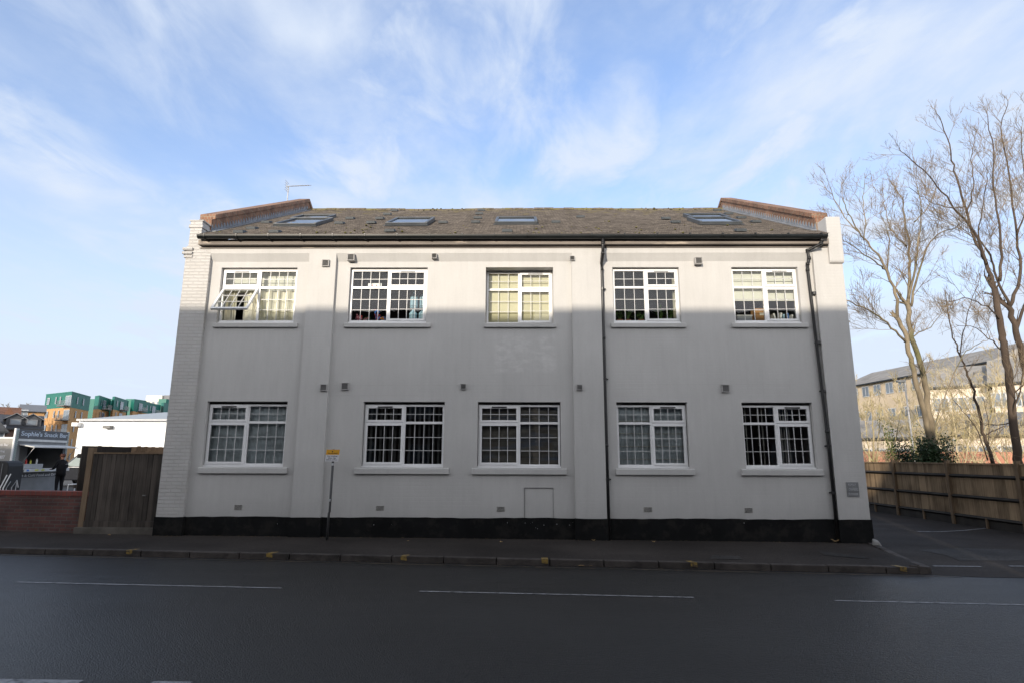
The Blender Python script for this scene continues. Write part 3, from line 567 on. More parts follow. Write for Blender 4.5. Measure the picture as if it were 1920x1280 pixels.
# kneelers at the eaves
ktop = at(368, 415, YF).z
mb = MB(); mb.box(XL + .03, XL + .30, YF + .005, YF + .42, ZE + .004, ktop)
mb.box(XL + .0, XL + .32, YF - .01, YF + .43, ktop - .16, ktop - .085); mb.box(XL + .005, XL + .325, YF - .006, YF + .44, ktop, ktop + .03)
for k, (dz, e) in enumerate(((6.03, .035), (6.11, .07), (6.20, .07))): mb.box(XL - e, XL + .16, YF - e * .6, YF + .3, dz, dz + .06)
mb.build('kneeler', M['pbrick'], bld, bevel=.006)
kb = at(1560, 493, YF - .06).z
mb = MB(); pr = [(YF - .06, kb + .06), (YF - .05, kb + .02), (YF - .02, kb), (YF + .4, kb), (YF + .4, ktop + .05), (YF - .06, ktop + .05)]
mb.prism([(XR - .30, y, z) for y, z in pr], (.32, 0, 0)); mb.build('kneeler', M['render'], bld, bevel=.015)
# eaves: soffit board, gutter, brackets
gx0, gx1 = at(369, 455, 12.35).x, at(1552, 452, 12.35).x
mb = MB(); mb.box(XL + .33, XR - .32, 12.47, YF - .004, ZE - .01, ZE + .11); mb.build('fascia', M['fascia'], bld)
mb = MB(); mb.box(XL + .31, XR - .31, YF - .022, YF - .003, ZE - .055, ZE - .035); mb.build('eaves_cable', M['fascia'], bld)
gut = []
GZ = 6.475
for k in range(9):
    t = math.pi + math.pi * k / 8; gut.append((12.38 + .075 * math.cos(t), GZ + .085 * math.sin(t)))
mb = MB()
inner = [(12.38 + .068 * math.cos(math.pi + math.pi * k / 8), GZ + .078 * math.sin(math.pi + math.pi * k / 8)) for k in range(9)][::-1]
prof = gut + inner
nseg = 16
for i in range(nseg):
    a = gx0 + (gx1 - gx0) * i / nseg; b = gx0 + (gx1 - gx0) * (i + 1) / nseg; da = -.0015 * i
    vs = [(a, y, z + da) for y, z in prof] + [(b, y, z + da - .0015) for y, z in prof]; n = len(prof)
    mb.add(vs, [(k, (k + 1) % n, (k + 1) % n + n, k + n) for k in range(n)])
for x, s in ((gx0, 1), (gx1, -1)): mb.prism([(x, y, z) for y, z in gut], (s * .006, 0, 0))
g = mb.build('gutter', M['gutter'], bld, smooth=False)
for i in range(20):
    x = gx0 + .15 + (gx1 - gx0 - .3) * i / 19
    mb = MB()
    o2 = [(12.38 + .084 * math.cos(math.pi + math.pi * k / 8), GZ - .012 + .094 * math.sin(math.pi + math.pi * k / 8)) for k in range(9)]
    mb.prism([(x, y, z) for y, z in o2] + [(x, 12.464, GZ + .01), (x, 12.296, GZ + .01)], (.028, 0, 0)); mb.build('bracket', M['gutter'], g)
# rain pipes
def pipe(pts, brk):
    mb = MB(); mb.tube(pts, .034, 12); 
    for p in pts[1:-1]: mb.tube([p - Vector((0, 0, .03)), p + Vector((0, 0, .03))], .041, 12)
    o = mb.build('rain_pipe', M['pipe'], bld, smooth=True)
    for z in brk:
        p = pts[-1]; mb = MB(); mb.tube([(p.x, p.y, z - .03), (p.x, p.y, z + .03)], .042, 12); mb.box(p.x - .075, p.x + .075, p.y + .01, p.y + .035, z - .015, z + .015)
        mb.build('pipe_clip', M['pipe'], o)
xb = at(1141.2, 972, YB - .06).x
xa = at(1130.6, 470, 12.4).x
pipe([Vector((xa, 12.38, 6.42)), Vector((xa, 12.38, 6.28)), Vector((xa - .005, 12.40, 6.05)), Vector((xb - .01, YF + .03, 5.86)), Vector((xb, YB - .05, 5.75)), Vector((xb, YB - .05, 4.2)), Vector((xb, YB - .05, 1.9)), Vector((xb, YB - .06, -.05))], (5.3, 3.3, 1.2))
xc = at(1567.5, 972, YB - .06).x; xo = at(1542, 460, 12.38).x
pipe([Vector((xo, 12.38, 6.42)), Vector((xo, 12.38, 6.33)), Vector((xo - .02, 12.40, 6.26)), Vector((xc - .08, 12.55, 6.16)), Vector((xc - .06, 12.56, 5.98)), Vector((xc - .09, YB - .09, 5.86)), Vector((xc - .08, YB - .05, 5.74)), Vector((xc, YB - .055, 2.2)), Vector((xc, YB - .06, -.06))], (5.2, 4.1, 3.05, 1.9, .95))
# interior: floors, cross walls, back wall so the rooms are real
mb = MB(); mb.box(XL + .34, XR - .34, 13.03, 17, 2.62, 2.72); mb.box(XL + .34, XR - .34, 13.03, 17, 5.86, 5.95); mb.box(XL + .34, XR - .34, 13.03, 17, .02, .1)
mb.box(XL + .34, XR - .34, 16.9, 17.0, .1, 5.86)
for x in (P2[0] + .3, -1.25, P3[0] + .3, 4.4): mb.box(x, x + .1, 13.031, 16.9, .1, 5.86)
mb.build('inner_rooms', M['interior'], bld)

# windows -------------------------------------------------------------
def pane_set(fr, x0, x1, z0, z1, y, cols, rows, sash, vent=False, gl=None, M0=None, parts=None):
    """one light: optional sash ring, glass, glazing bars. Adds to the meshes in parts"""
    if sash:
        s = .047; yy = y - .022
        parts['sash'].box(x0, x1, yy, y + .03, z0, z0 + s); parts['sash'].box(x0, x1, yy, y + .03, z1 - s, z1)
        parts['sash'].box(x0, x0 + s, yy, y + .03, z0 + s, z1 - s); parts['sash'].box(x1 - s, x1, yy, y + .03, z0 + s, z1 - s)
        if vent: cx = (x0 + x1) / 2; parts['vent'].box(cx - .16, cx + .16, yy - .02, yy - .001, z1 - .032, z1 - .008)
        x0 += s; x1 -= s; z0 += s; z1 -= s
    parts['glass'].quad((x0, y + .005, z0), (x1, y + .005, z0), (x1, y + .005, z1), (x0, y + .005, z1))
    e = .004
    parts['seal'].box(x0, x1, y - .003, y + .004, z1 - e, z1); parts['seal'].box(x0, x0 + e, y - .003, y + .004, z0, z1 - e)
    for i in range(1, cols):
        x = x0 + (x1 - x0) * i / cols; parts['bars'].box(x - .0058, x + .0058, y - .006, y + .016, z0, z1)
    for j in range(1, rows):
        z = z0 + (z1 - z0) * j / rows
        for i in range(cols):
            xa = x0 + (x1 - x0) * i / cols + .0075; xb = x0 + (x1 - x0) * (i + 1) / cols - .0075; parts['bars'].box(xa, xb, y - .005, y + .015, z - .0058, z + .0058)
WIN = {}
LBL = dict(U1='upper window with its bottom left pane swung open', U2='upper window with blue bottles and toys inside', U3='upper window with yellow blinds', U4='upper window with pot plants inside',
           U5='upper window with pale blind and boxes inside', L1='lower window nearest the brick pier', L2='lower window with dark vertical blinds', L3='lower window above the blocked hatch', L4='lower window beside the middle rain pipe', L5='lower window nearest the right rain pipe')
SASHLEFT = ('U1', 'L1', 'L2', 'L3')
for k, (xa, xb, zb, zt) in RECT.items():
    rv = OPEN[k][5]; y = YB + rv; low = k[0] == 'L'
    x0, x1, z0, z1 = xa + .012, xb - .012, zb + .035, zt - (.028 if not low else .055)
    parts = {n: MB() for n in ('sash', 'glass', 'bars', 'vent', 'seal')}
    fr = MB(); f = .042
    sl_ = k in SASHLEFT; xm = x0 + (x1 - x0) * (.495 if not sl_ else .50); zm = z0 + (z1 - z0) * (.655 if not low else .70); 
    fr.box(x0, x1, y, y + .06, z0, z0 + f); fr.box(x0, x1, y, y + .06, z1 - f, z1); fr.box(x0, x0 + f, y, y + .06, z0 + f, z1 - f); fr.box(x1 - f, x1, y, y + .06, z0 + f, z1 - f)
    m_ = .026; fr.box(xm - m_, xm + m_, y, y + .06, z0 + f, z1 - f)
    fr.box(x0 + f, xm - m_, y, y + .06, zm - m_, zm + m_); fr.box(xm + m_, x1 - f, y, y + .06, zm - m_, zm + m_)
    win = fr.build('window', M['upvc'], bld, bevel=.005, label=LBL[k]); WIN[k] = win
    mb = MB(); mb.box(xa + .002, xb - .002, y - .045, y + .07, zb + .002, z0 - .001); mb.build('inner_sill', M['upvc'], win, bevel=.004)
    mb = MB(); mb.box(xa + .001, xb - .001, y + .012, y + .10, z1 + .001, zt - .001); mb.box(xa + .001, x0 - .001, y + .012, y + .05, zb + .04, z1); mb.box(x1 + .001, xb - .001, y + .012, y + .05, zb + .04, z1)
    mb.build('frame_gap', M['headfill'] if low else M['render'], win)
    cols = 3 if k in ('U3', 'U4', 'U5') else 4
    L_ = (x0 + f, xm - m_); R_ = (xm + m_, x1 - f); S_, F_ = (L_, R_) if sl_ else (R_, L_)
    g = .004
    pane_set(fr, F_[0], F_[1], zm + m_, z1 - f, y + .03, cols, 2, False, parts=parts)
    pane_set(fr, F_[0], F_[1], z0 + f, zm - m_, y + .03, cols, 3, False, parts=parts)
    o3 = .012
    pane_set(fr, S_[0] - o3, S_[1] + o3, zm + m_ - o3, z1 - f + o3, y + .0, cols, 2, True, vent=True, parts=parts)
    if k != 'U1': pane_set(fr, S_[0] - o3, S_[1] + o3, z0 + f - o3, zm - m_ + o3, y + .0, cols, 3, True, parts=parts)
    else:
        M0 = Matrix.Translation((0, y, zm - m_)) @ Matrix.Rotation(-R(38), 4, 'X') @ Matrix.Translation((0, -y, -(zm - m_)))
        pp = {n: MB(M0) for n in ('sash', 'glass', 'bars', 'vent', 'seal')}
        pane_set(fr, S_[0] - o3, S_[1] + o3, z0 + f - o3, zm - m_ + o3, y + .0, cols, 3, True, parts=pp)
        sh = pp['sash'].build('open_sash', M['upvc'], win, bevel=.004); pp['glass'].build('open_pane', M['glass'], win); pp['bars'].build('open_sash_bars', M['bars'], win)
        for xs_ in (S_[0], S_[1]):
            mb = MB(); p0 = Vector((xs_, y + .01, z0 + f + .18)); p1 = M0 @ Vector((xs_, y, z0 + f + .30)); mb.tube([p0, p1], .006, 6); mb.build('stay', M['alu'], win)
    parts['sash'].build('sash', M['upvc'], win, bevel=.004); parts['glass'].build('pane', M['glass'], win); parts['bars'].build('glazing_bars', M['bars'], win)
    parts['vent'].build('trickle_vent', M['lightgrey'] if not low else M['seal'], win); parts['seal'].build('seal', M['seal'], win)
    # outside sill
    SX = dict(U1=(398, 557), U2=(644, 807), U3=(907, 1043), U4=(1146, 1287), U5=(1373, 1516), L1=(370, 538), L2=(664, 842), L3=(884, 1063), L4=(1155, 1303), L5=(1391, 1544))[k]
    pyy = 611 if not low else 882
    a, b = at(SX[0], pyy, YB - .05).x, at(SX[1], pyy, YB - .05).x
    h = .105 if not low else .13
    mb = MB(); mb.add([(a, YB - .06, zb - h), (b, YB - .06, zb - h), (b, YB + rv + .02, zb - h), (a, YB + rv + .02, zb - h), (a, YB - .06, zb - .018), (b, YB - .06, zb - .018), (b, YB - .001, zb + .001), (a, YB - .001, zb + .001)],
                      [(0, 3, 2, 1), (4, 5, 6, 7), (0, 1, 5, 4), (1, 2, 6, 5), (2, 3, 7, 6), (3, 0, 4, 7)])
    mb.build('sill', M['render'], bld, bevel=.007)
    yi = y + .13
    X0, X1, Z0, Z1 = xa - .02, xb + .02, zb - .02, zt + .02
    if k == 'U3':
        mb = MB(); mb.box(X0, X1, yi - .03, yi - .025, Z0, Z1)
        mb.box(xm - .006, xm + .006, yi - .034, yi - .031, Z0, Z1)
        for i in range(1, 4): z = Z0 + (Z1 - Z0) * i / 4; mb.box(X0, X1, yi - .033, yi - .0305, z, z + .006)
        mb.build('blind', M['blind_yellow'], win)
    if k == 'U5':
        zc = z0 + (z1 - z0) * .44; mb = MB(); mb.box(X0, X1, yi, yi + .005, zc, Z1)
        for i in range(5): z = zc + .03 + i * .2; mb.box(X0, X1, yi - .006, yi - .001, z, z + .012)
        mb.box(X0, X1, yi - .012, yi - .001, zc - .02, zc + .02); mb.build('blind', M['blind_pale'], win)
    if k in ('L1', 'L4'):
        mb = MB(); n = 60
        zc = Z1 
        for i in range(n):
            xa_ = X0 + (X1 - X0) * i / n; xb_ = X0 + (X1 - X0) * (i + 1) / n; f1, f2 = (yi + .012 * math.sin(t * .9) for t in (i, i + 1))
            mb.quad((xa_, f1, Z0), (xb_, f2, Z0), (xb_, f2, zc), (xa_, f1, zc))
        mb.build('net_curtain', M['blind_grey'], win, smooth=True)
        if k == 'L4':
            mb = MB()
            for i in range(4): z = Z0 + .2 + .27 * i; mb.box(X0, X1, yi - .03, yi - .02, z, z + .02)
            mb.build('blind_rail', M['blind_slat'], win)
    if k == 'L3':
        mb = MB(); n = 34
        for i in range(n):
            z = Z0 + (Z1 - Z0 - .1) * i / n; mb.add([(X0, yi, z), (X1, yi, z), (X1, yi + .015, z + .038), (X0, yi + .015, z + .038)], [(0, 1, 2, 3)])
        mb.build('blind', M['blind_brown'], win)
    if k in ('L2', 'L5'):
        mb = MB(); n = 17 if k == 'L2' else 0
        for i in range(n):
            x = X0 + (X1 - X0) * (i + .5) / n; mb.add([(x - .03, yi, Z0), (x + .012, yi + .05, Z0), (x + .012, yi + .05, Z1), (x - .03, yi, Z1)], [(0, 1, 2, 3)])
        if k == 'L5':
            for q in (.11, .28, .34, .60, .64, .70):
                x = X0 + (X1 - X0) * q; mb.add([(x - .012, yi, Z0), (x + .012, yi + .012, Z0), (x + .012, yi + .012, Z1), (x - .012, yi, Z1)], [(0, 1, 2, 3)])
        mb.build('vertical_blind', M['blind_dark'] if k == 'L2' else M['blind_slat'], win)
    if k in ('U1', 'U4'):
        mb = MB()
        for (ca, cb_, zc) in (((X0, X0 + .34, .62), (xm - .38, X1, .62)) if k == 'U1' else ((X1 - .13, X1, .85),)):
            n = 50; zc = z0 + (z1 - z0) * zc
            for i in range(n):
                a_ = ca + (cb_ - ca) * i / n; b_ = ca + (cb_ - ca) * (i + 1) / n; f1, f2 = (yi + .035 * math.sin(t * .75) + .012 * math.sin(t * 2.1) for t in (i, i + 1))
                mb.quad((a_, f1, Z0), (b_, f2, Z0), (b_, f2, zc), (a_, f1, zc))
        mb.build('curtain', M['curtain'], win, smooth=True)
        if k == 'U1':
            mb = MB(); mb.box(X0, X1, yi + .07, yi + .075, z0 + (z1 - z0) * .60, Z1); mb.build('blind', M['blind_pale'], win)
# wall vents
for (px, py, w_, Y) in ((610, 493, 14, YF), (657.5, 482, 14, YB), (814, 479.5, 10, YB), (1073, 484, 9.5, YF), (1310.5, 488.5, 14, YB), (606, 725.5, 13, YF), (646, 723, 14, YB), (868.5, 723.6, 11, YB), (1087, 725, 11, YF), (1361, 727, 15, YB)):
    d = .05
    if Y == YB and py < 500: Y = YF + .03; d = .08
    p = at(px, py, Y - d); h = w_ * .0114 / 2
    Yb = (Y if Y != YF + .03 else YB) - .001
    mb = MB(); mb.box(p.x - h, p.x + h, Y - d, Yb, p.z + h * .80, p.z + h); mb.box(p.x - h, p.x - h * .8, Y - d, Yb, p.z - h, p.z + h * .80); mb.box(p.x + h * .8, p.x + h, Y - d, Yb, p.z - h, p.z + h * .80); mb.box(p.x - h * .8, p.x + h * .8, Y - d, Yb, p.z - h, p.z - h * .82)
    vh = mb.build('wall_vent', M['ventgrey'], bld, bevel=.003)
    mb = MB()
    for i in range(6): z = p.z - h * .8 + i * h * 1.6 / 6; mb.add([(p.x - h * .8, Y - d + .004, z), (p.x + h * .8, Y - d + .004, z), (p.x + h * .8, Y - d + .02, z + h * .24), (p.x - h * .8, Y - d + .02, z + h * .24)], [(0, 1, 2, 3)])
    mb.box(p.x - h * .8, p.x + h * .8, Y - d + .024, Yb - .003, p.z - h * .82, p.z + h * .8)
    mb.build('louvre', M['darkgrey'], vh)
for px, py in ((447, 950), (712.7, 951.6), (939, 953.4), (1215, 954.3), (1403.7, 955.8)):
    p = at(px, py, YB); mb = MB(); mb.box(p.x - .088, p.x + .088, YB - .006, YB + .01, p.z - .052, p.z + .052)
    ab = mb.build('air_brick', M['terra'], bld, bevel=.003); mb = MB()
    for i in range(4):
        for j in range(9): x = p.x - .074 + j * .0165; z = p.z - .04 + i * .023; mb.box(x, x + .011, YB - .0085, YB - .0062, z, z + .012)
    mb.build('air_brick_holes', M['seal'], ab)
# things on the roof
def on_roof(px, py):
    d = ray(px, py); t = (ZEV - CAMZ - YE * SL) / (d.z - SL * d.y); return Vector((d.x * t, d.y * t, CAMZ + d.z * t))
th = math.atan(SL)
for px, py in ((501, 419.5), (474, 431), (451, 438), (517, 437.5), (637.5, 421), (657.5, 412), (740, 397), (727, 404), (713, 412), (697, 420), (732, 435.5), (831, 419.5), (902.5, 396.5), (899, 403), (896, 411), (892, 419),
               (951, 436), (1042, 419), (1088, 409), (1248, 412), (1266, 419), (1344, 396.5), (1365.5, 403), (1389, 410.6), (1416, 418.5), (1387, 435)):
    p = on_roof(px, py)
    Mx = Matrix.Translation(p) @ Matrix.Rotation(th, 4, 'X'); mb = MB(Mx)
    mb.add([(-.12, -.13, .02), (.12, -.13, .02), (.12, .13, .02), (-.12, .13, .02), (-.11, -.11, .085), (.11, -.11, .085), (.09, .08, .06), (-.09, .08, .06)],
           [(0, 3, 2, 1), (4, 5, 6, 7), (0, 1, 5, 4), (1, 2, 6, 5), (2, 3, 7, 6), (3, 0, 4, 7)])
    mb.build('roof_vent', M['roofvent'], bld, bevel=.01)
for (bl, br, tr) in (((513, 426), (592, 426), (612, 415.5)), ((545, 414.5), (612, 414.5), (629, 408.8)), ((722.5, 424.5), (801, 424.5), (807.5, 414.5)), ((927.5, 422.5), (1008, 422.5), (1007, 413.5)), ((1312, 422.4), (1392, 422.4), (1372.5, 413.8)), ((1296, 412.5), (1370, 412.5), (1354, 407))):
    a, b, c = on_roof(*bl), on_roof(*br), on_roof(*tr); wx = (b.x - a.x) / 2; wy = (c.y - b.y) / math.cos(th) / 2
    wy = max(wy, .35)
    Mx = Matrix.Translation((a + b) / 2) @ Matrix.Rotation(th, 4, 'X') @ Matrix.Translation((0, wy, 0))
    mb = MB(Mx); f = .07
    mb.box(-wx, wx, -wy, -wy + f, 0, .09); mb.box(-wx, wx, wy - f, wy, 0, .11); mb.box(-wx, -wx + f, -wy + f, wy - f, 0, .10); mb.box(wx - f, wx, -wy + f, wy - f, 0, .10)
    so = mb.build('skylight', M['skyframe'], bld, bevel=.006)
    mb = MB(Mx); mb.quad((-wx + f, -wy + f, .075), (wx - f, -wy + f, .075), (wx - f, wy - f, .075), (-wx + f, wy - f, .075)); mb.build('pane', M['glass'], so)
    mb = MB(Mx); mb.box(-wx + f, wx - f, -wy + f, wy - f, .03, .05); mb.build('skylight_blind', M['skyblind'], so)
    mb = MB(Mx); mb.box(-wx - .03, wx + .03, -wy - .09, -wy - .003, .018, .028); mb.build('flashing', M['skyframe'], so)

# ------------------------------------------------------------------ signs and fittings on or by the building
ae = thing('television_aerial', at(540, 372, 18.6), 'white television aerial on a thin mast behind the left gable', 'aerial')
mb = MB(); p0 = at(538, 378, 18.5); p1 = at(541, 349, 18.5); mb.tube([(p1.x, 18.5, p0.z - .6), (p1.x, 18.5, p1.z)], .02, 8); mb.build('mast', M['lightgrey'], ae)
q = at(588, 358, 18.5); a = Vector((p1.x - .08, 18.5, p1.z - .02)); b = Vector((q.x, 18.1, q.z)); mb = MB(); mb.tube([a, b], .015, 6)
for i in range(11):
    c = a.lerp(b, .22 + .078 * i); mb.tube([c - Vector((.015, .12, .05)), c + Vector((.015, .12, .05))], .010, 5)
mb.build('boom', M['lightgrey'], ae)
c = a.lerp(b, .1); mb = MB()
for dz in (-.16, -.08, 0, .08, .16): mb.tube([c + Vector((-.06, -.16, dz)), c + Vector((-.06, .16, dz))], .006, 5)
mb.tube([c + Vector((-.06, 0, -.17)), c + Vector((-.06, 0, .17))], .008, 5); mb.build('reflector', M['lightgrey'], ae)
# name plate
c = at(1599, 916.5, YF - .01); np_ = thing('name_plate', (c.x, YF, c.z - .14), 'small dark grey name plate on the right end pier', 'sign')
mb = MB(); mb.box(c.x - .125, c.x + .125, YF - .015, YF - .001, c.z - .145, c.z + .145); mb.build('plate', M['grey'], np_, bevel=.003)
text('RAMSAY', .09, M['lightgrey'], 'lettering', np_, (c.x - .01, YF - .017, c.z + .09), .15, height=.055); text('CHAMBERS', .09, M['lightgrey'], 'lettering', np_, (c.x + .01, YF - .017, c.z + .0), .19, height=.055)
text('Entrance', .09, M['lightgrey'], 'lettering', np_, (c.x, YF - .017, c.z - .085), .18, height=.04)
mb = MB(); mb.box(c.x - .125, c.x + .125, YF - .0175, YF - .0155, c.z - .052, c.z - .046); mb.build('divider', M['ink'], np_)
# leaning parking sign
pb = atz(613, 1011); pt = at(625, 846, pb.y - .02)
ps = thing('parking_sign_post', pb, 'leaning grey post with yellow and white parking restriction plate', 'sign post')
mb = MB(); mid = pb.lerp(pt, .3); mb.tube([pb, mid, mid + Vector((.012, 0, .02)), pt + Vector((0, .02, .05))], .024, 12); mb.build('post', M['polegrey'], ps, smooth=True)
mb = MB(); k = pb.lerp(pt, .43); mb.tube([k, k + Vector((.002, 0, .05))], .027, 12); k = pb.lerp(pt, .84); mb.tube([k, k + Vector((.002, 0, .05))], .027, 12); mb.build('sticker', M['lightgrey'], ps)
a = at(611, 864, pb.y - .04); b = at(635, 842, pb.y - .04)
sx = (a.x + b.x) / 2 + .0; hw = .135; zt, zb = b.z, a.z; zm = zb + (zt - zb) * .56; yp = pb.y - .045
sh = lambda z: (z - zb) * .10 - .008
def plate(z0, z1, m, n):
    mb = MB(); mb.prism([(sx - hw + sh(z0), yp, z0), (sx + hw + sh(z0), yp, z0), (sx + hw + sh(z1), yp, z1), (sx - hw + sh(z1), yp, z1)], (0, .004, 0)); return mb.build(n, m, ps)
plate(zb, zm, M['signwhite'], 'white_plate'); plate(zm + .001, zt, M['signyellow'], 'yellow_plate')
text('At any time', .05, M['ink'], 'lettering', ps, (sx + .008, yp - .003, zm + .032), .19, height=.028)
mb = MB(); zc = zt - .035; mb.prism([(sx - .012, yp - .002, zc - .015), (sx + .02, yp - .002, zc - .015), (sx + .004, yp - .002, zc + .018)], (0, .001, 0)); mb.build('arrow', M['ink'], ps)
for s, dz, wd in (('No loading', .105, .20), ('Mon - Sat', .068, .15), ('8.00 am - 6.30 pm', .030, .22)): text(s, .05, M['ink'], 'lettering', ps, (sx - .005 + dz * .1, yp - .003, zb + dz), wd, height=.024)
# litter
def leaf_at(px, py, s, m, label, name='fallen_leaf', up=0, cat='leaf', grp='dead leaves on the pavement'):
    p = atz(px, py, .006 + up); mb = MB(); n = 9
    ps_ = [p + Vector((s * (1 + .35 * math.sin(3 * t)) * math.cos(t), s * .6 * math.sin(t) * (1 + .3 * math.cos(5 * t)), s * (.35 + .25 * math.sin(2 * t + px)))) for t in [2 * math.pi * i / n for i in range(n)]]
    mb.add([p] + ps_, [(0, i + 1, (i + 1) % n + 1) for i in range(n)]); mb.tube([p, p - Vector((s * .9, .02, -.005))], .0015, 4)
    o = mb.build(name, m); tag(o, label, cat, grp); so = o.modifiers.new('thick', 'SOLIDIFY'); so.thickness = .002; return o
M['deadleaf'] = mat('dead_leaf', (.36, .25, .13), .8, .2, var=.3, vs=20); M['rubble'] = mat('broken_concrete', (.24, .235, .225), .9, .2, var=.3, vs=8, bump=.8, bs=20)
leaf_at(1567, 1014, .075, M['deadleaf'], 'large curled tan leaf against the plinth under the right rain pipe', up=.03)
leaf_at(1380, 1011, .045, M['deadleaf'], 'small brown leaf at the foot of the wall in the right bay'); leaf_at(1226, 1015, .03, M['deadleaf'], 'brown leaf on the pavement under the right bay, nearest its middle')
leaf_at(1113, 1012, .035, M['deadleaf'], 'dry leaf at the wall foot just left of the middle rain pipe'); leaf_at(765, 1013, .02, M['deadleaf'], 'tiny leaf at the wall foot under the window with dark blinds')
leaf_at(940, 1015, .03, M['deadleaf'], 'pale scrap of leaf at the wall foot under the window above the hatch'); leaf_at(205, 1002, .03, M['deadleaf'], 'dry leaf at the foot of the timber gate')
p = atz(1644, 1022, 0); mb = MB(Matrix.Translation(p + Vector((.03, .05, 0))) @ Matrix.Rotation(R(-15), 4, 'Z'))
mb.add([(-.10, -.08, -.1), (.12, -.06, -.1), (.10, .10, -.1), (-.08, .12, -.1), (-.07, -.05, .09), (.05, -.03, .06), (.04, .06, .10), (-.05, .07, .13)], [(0, 3, 2, 1), (4, 5, 6, 7), (0, 1, 5, 4), (1, 2, 6, 5), (2, 3, 7, 6), (3, 0, 4, 7)])
tag(mb.build('broken_stone', M['rubble'], bevel=.02), 'pale broken lump of stone at the right corner of the building', 'stone')

def grit(name, pts, m, smin, smax, seed):
    rr = random.Random(seed); mb = MB()
    for x, y, z in pts:
        r = rr.uniform(smin, smax); a = rr.uniform(0, 3); c, d = math.cos(a) * r, math.sin(a) * r
        mb.add([(x - c, y - d, z), (x + d, y - c * .7, z + r * .2), (x + c, y + d, z + r * .1), (x - d, y + c * .7, z + r * .5)], [(0, 1, 2, 3)])
    o = mb.build(name, m); o['kind'] = 'stuff'; return o
rr = random.Random(77); M['grit1'] = mat('leaf_litter', (.10, .075, .045), .9, .1, var=.5, vs=30); M['grit2'] = mat('grit', (.13, .125, .12), .9, .1, var=.5, vs=30)
wallpts = []
for _ in range(900):
    x = rr.uniform(-7.6, 7.1); y = 12.69 - abs(rr.gauss(0, .10)) - (.12 if not any(a < x < b for a, b in BAYS) else 0); wallpts.append((x, y, pz(x, y) + .006))
grit('leaf_litter', wallpts, M['grit1'], .004, .016, 1)
grit('pavement_grit', [(x, y, pz(x, y) + .005) for x, y in ((rr.uniform(-9, 6.4), rr.uniform(10.7, 12.6)) for _ in range(500))], M['grit2'], .003, .008, 2)
grit('gutter_grit', [(x, ky(x) - abs(rr.gauss(0, .06)) - .01, gz(x) - .124) for x in (rr.uniform(-12, 6.4) for _ in range(700))], M['grit1'], .003, .012, 3)
for px, lab in ((1090, 'pair of pale leaf scraps in the road channel, left one'), (1108, 'pale leaf scrap in the road channel, right of its twin')):
    p = atz(px, 1060, -.12); mb = MB(); mb.add([(p.x - .05, p.y, p.z + .004), (p.x + .0, p.y - .02, p.z + .016), (p.x + .05, p.y, p.z + .006), (p.x, p.y + .03, p.z + .02)], [(0, 1, 2, 3)]); o = mb.build('fallen_leaf', M['deadleaf']); tag(o, lab, 'leaf', 'dead leaves on the pavement'); q = o.modifiers.new('thick', 'SOLIDIFY'); q.thickness = .002
# things on the window boards
# ------------------------------------------------------------------ things on the window boards
def wz(k): return RECT[k][2] + .05
def wx(px, py, k): return at(px, py, YB + .25).x
yw = YB + .32
tray = MB()
for k in ('U2', 'U4', 'U5'):
    r = RECT[k]; mb = MB(); mb.box(r[0] - .1, r[1] + .1, YB + .16, YB + .75, r[2] - .04, r[2] + .035); mb.build('window_board', M['white'], WIN[k])
rl = random.Random(5)
for px, lab, hgt, lean in ((1163, 'pot plant at the left end of its window board, broad leaves', .34, -.1), (1178, 'bushy pot plant second from the left on the window board', .36, 0), (1203, 'low spreading pot plant beside the mullion', .26, .1),
                           (1241, 'tall spiky pot plant in the right half of the window', .44, 0), (1257, 'leafy pot plant at the right end of the window board', .36, .15)):
    x = wx(px, 590, 'U4'); z = RECT['U4'][2] + .036; t = thing('potted_plant', (x, yw, z), lab, 'plant', 'pot plants on the upper window board')
    mb = MB(); mb.lathe([(.045, 0), (.065, .09), (.072, .09), (.072, .11), (.06, .11)], (x, yw, z), 14); mb.build('pot', M['terracotta'], t, smooth=False)
    mb = MB()
    for i in range(46):
        a = rl.uniform(0, 6.28); h = rl.uniform(.25, 1) * hgt; rr = rl.uniform(.02, .15); b0 = Vector((x + rr * math.cos(a) + lean * h, yw + rr * math.sin(a) * .8, z + .1 + h * .7)); d = Vector((math.cos(a + rl.uniform(-1, 1)), math.sin(a), rl.uniform(-.4, .9))).normalized() * rl.uniform(.04, .085); s = d.cross(Vector((0, 0, 1))).normalized() * rl.uniform(.012, .024)
        mb.add([b0, b0 + d * .5 + s, b0 + d, b0 + d * .5 - s], [(0, 1, 2, 3)])
        if i % 4 == 0: mb.tube([(x, yw, z + .1), (x + (b0.x - x) * .4, yw, z + .1 + h * .4), b0], .003, 4)
    mb.build('leaves', M['leaf'], t)
x = wx(1395, 590, 'U5'); z = RECT['U5'][2] + .036; t = thing('plastic_box', (x, yw, z), 'clear grey plastic storage box on the left of its window board', 'box')
mb = MB(); mb.box(x - .17, x + .17, yw - .1, yw + .12, z, z + .17); mb.build('tub', M['lightgrey'], t, bevel=.015); mb = MB(); mb.box(x - .18, x + .18, yw - .11, yw + .13, z + .171, z + .20); mb.build('lid', M['white'], t, bevel=.01)
x = wx(1426, 580, 'U5'); t = thing('cardboard_box', (x, yw, z), 'tall open brown cardboard box beside the mullion', 'box')
mb = MB(); mb.box(x - .12, x + .13, yw - .05, yw + .2, z, z + .36); mb.build('carton', M['brownbox'], t, bevel=.004); mb = MB(); mb.box(x - .02, x + .12, yw - .053, yw - .051, z + .20, z + .26); mb.build('tape', M['blind_pale'], t)
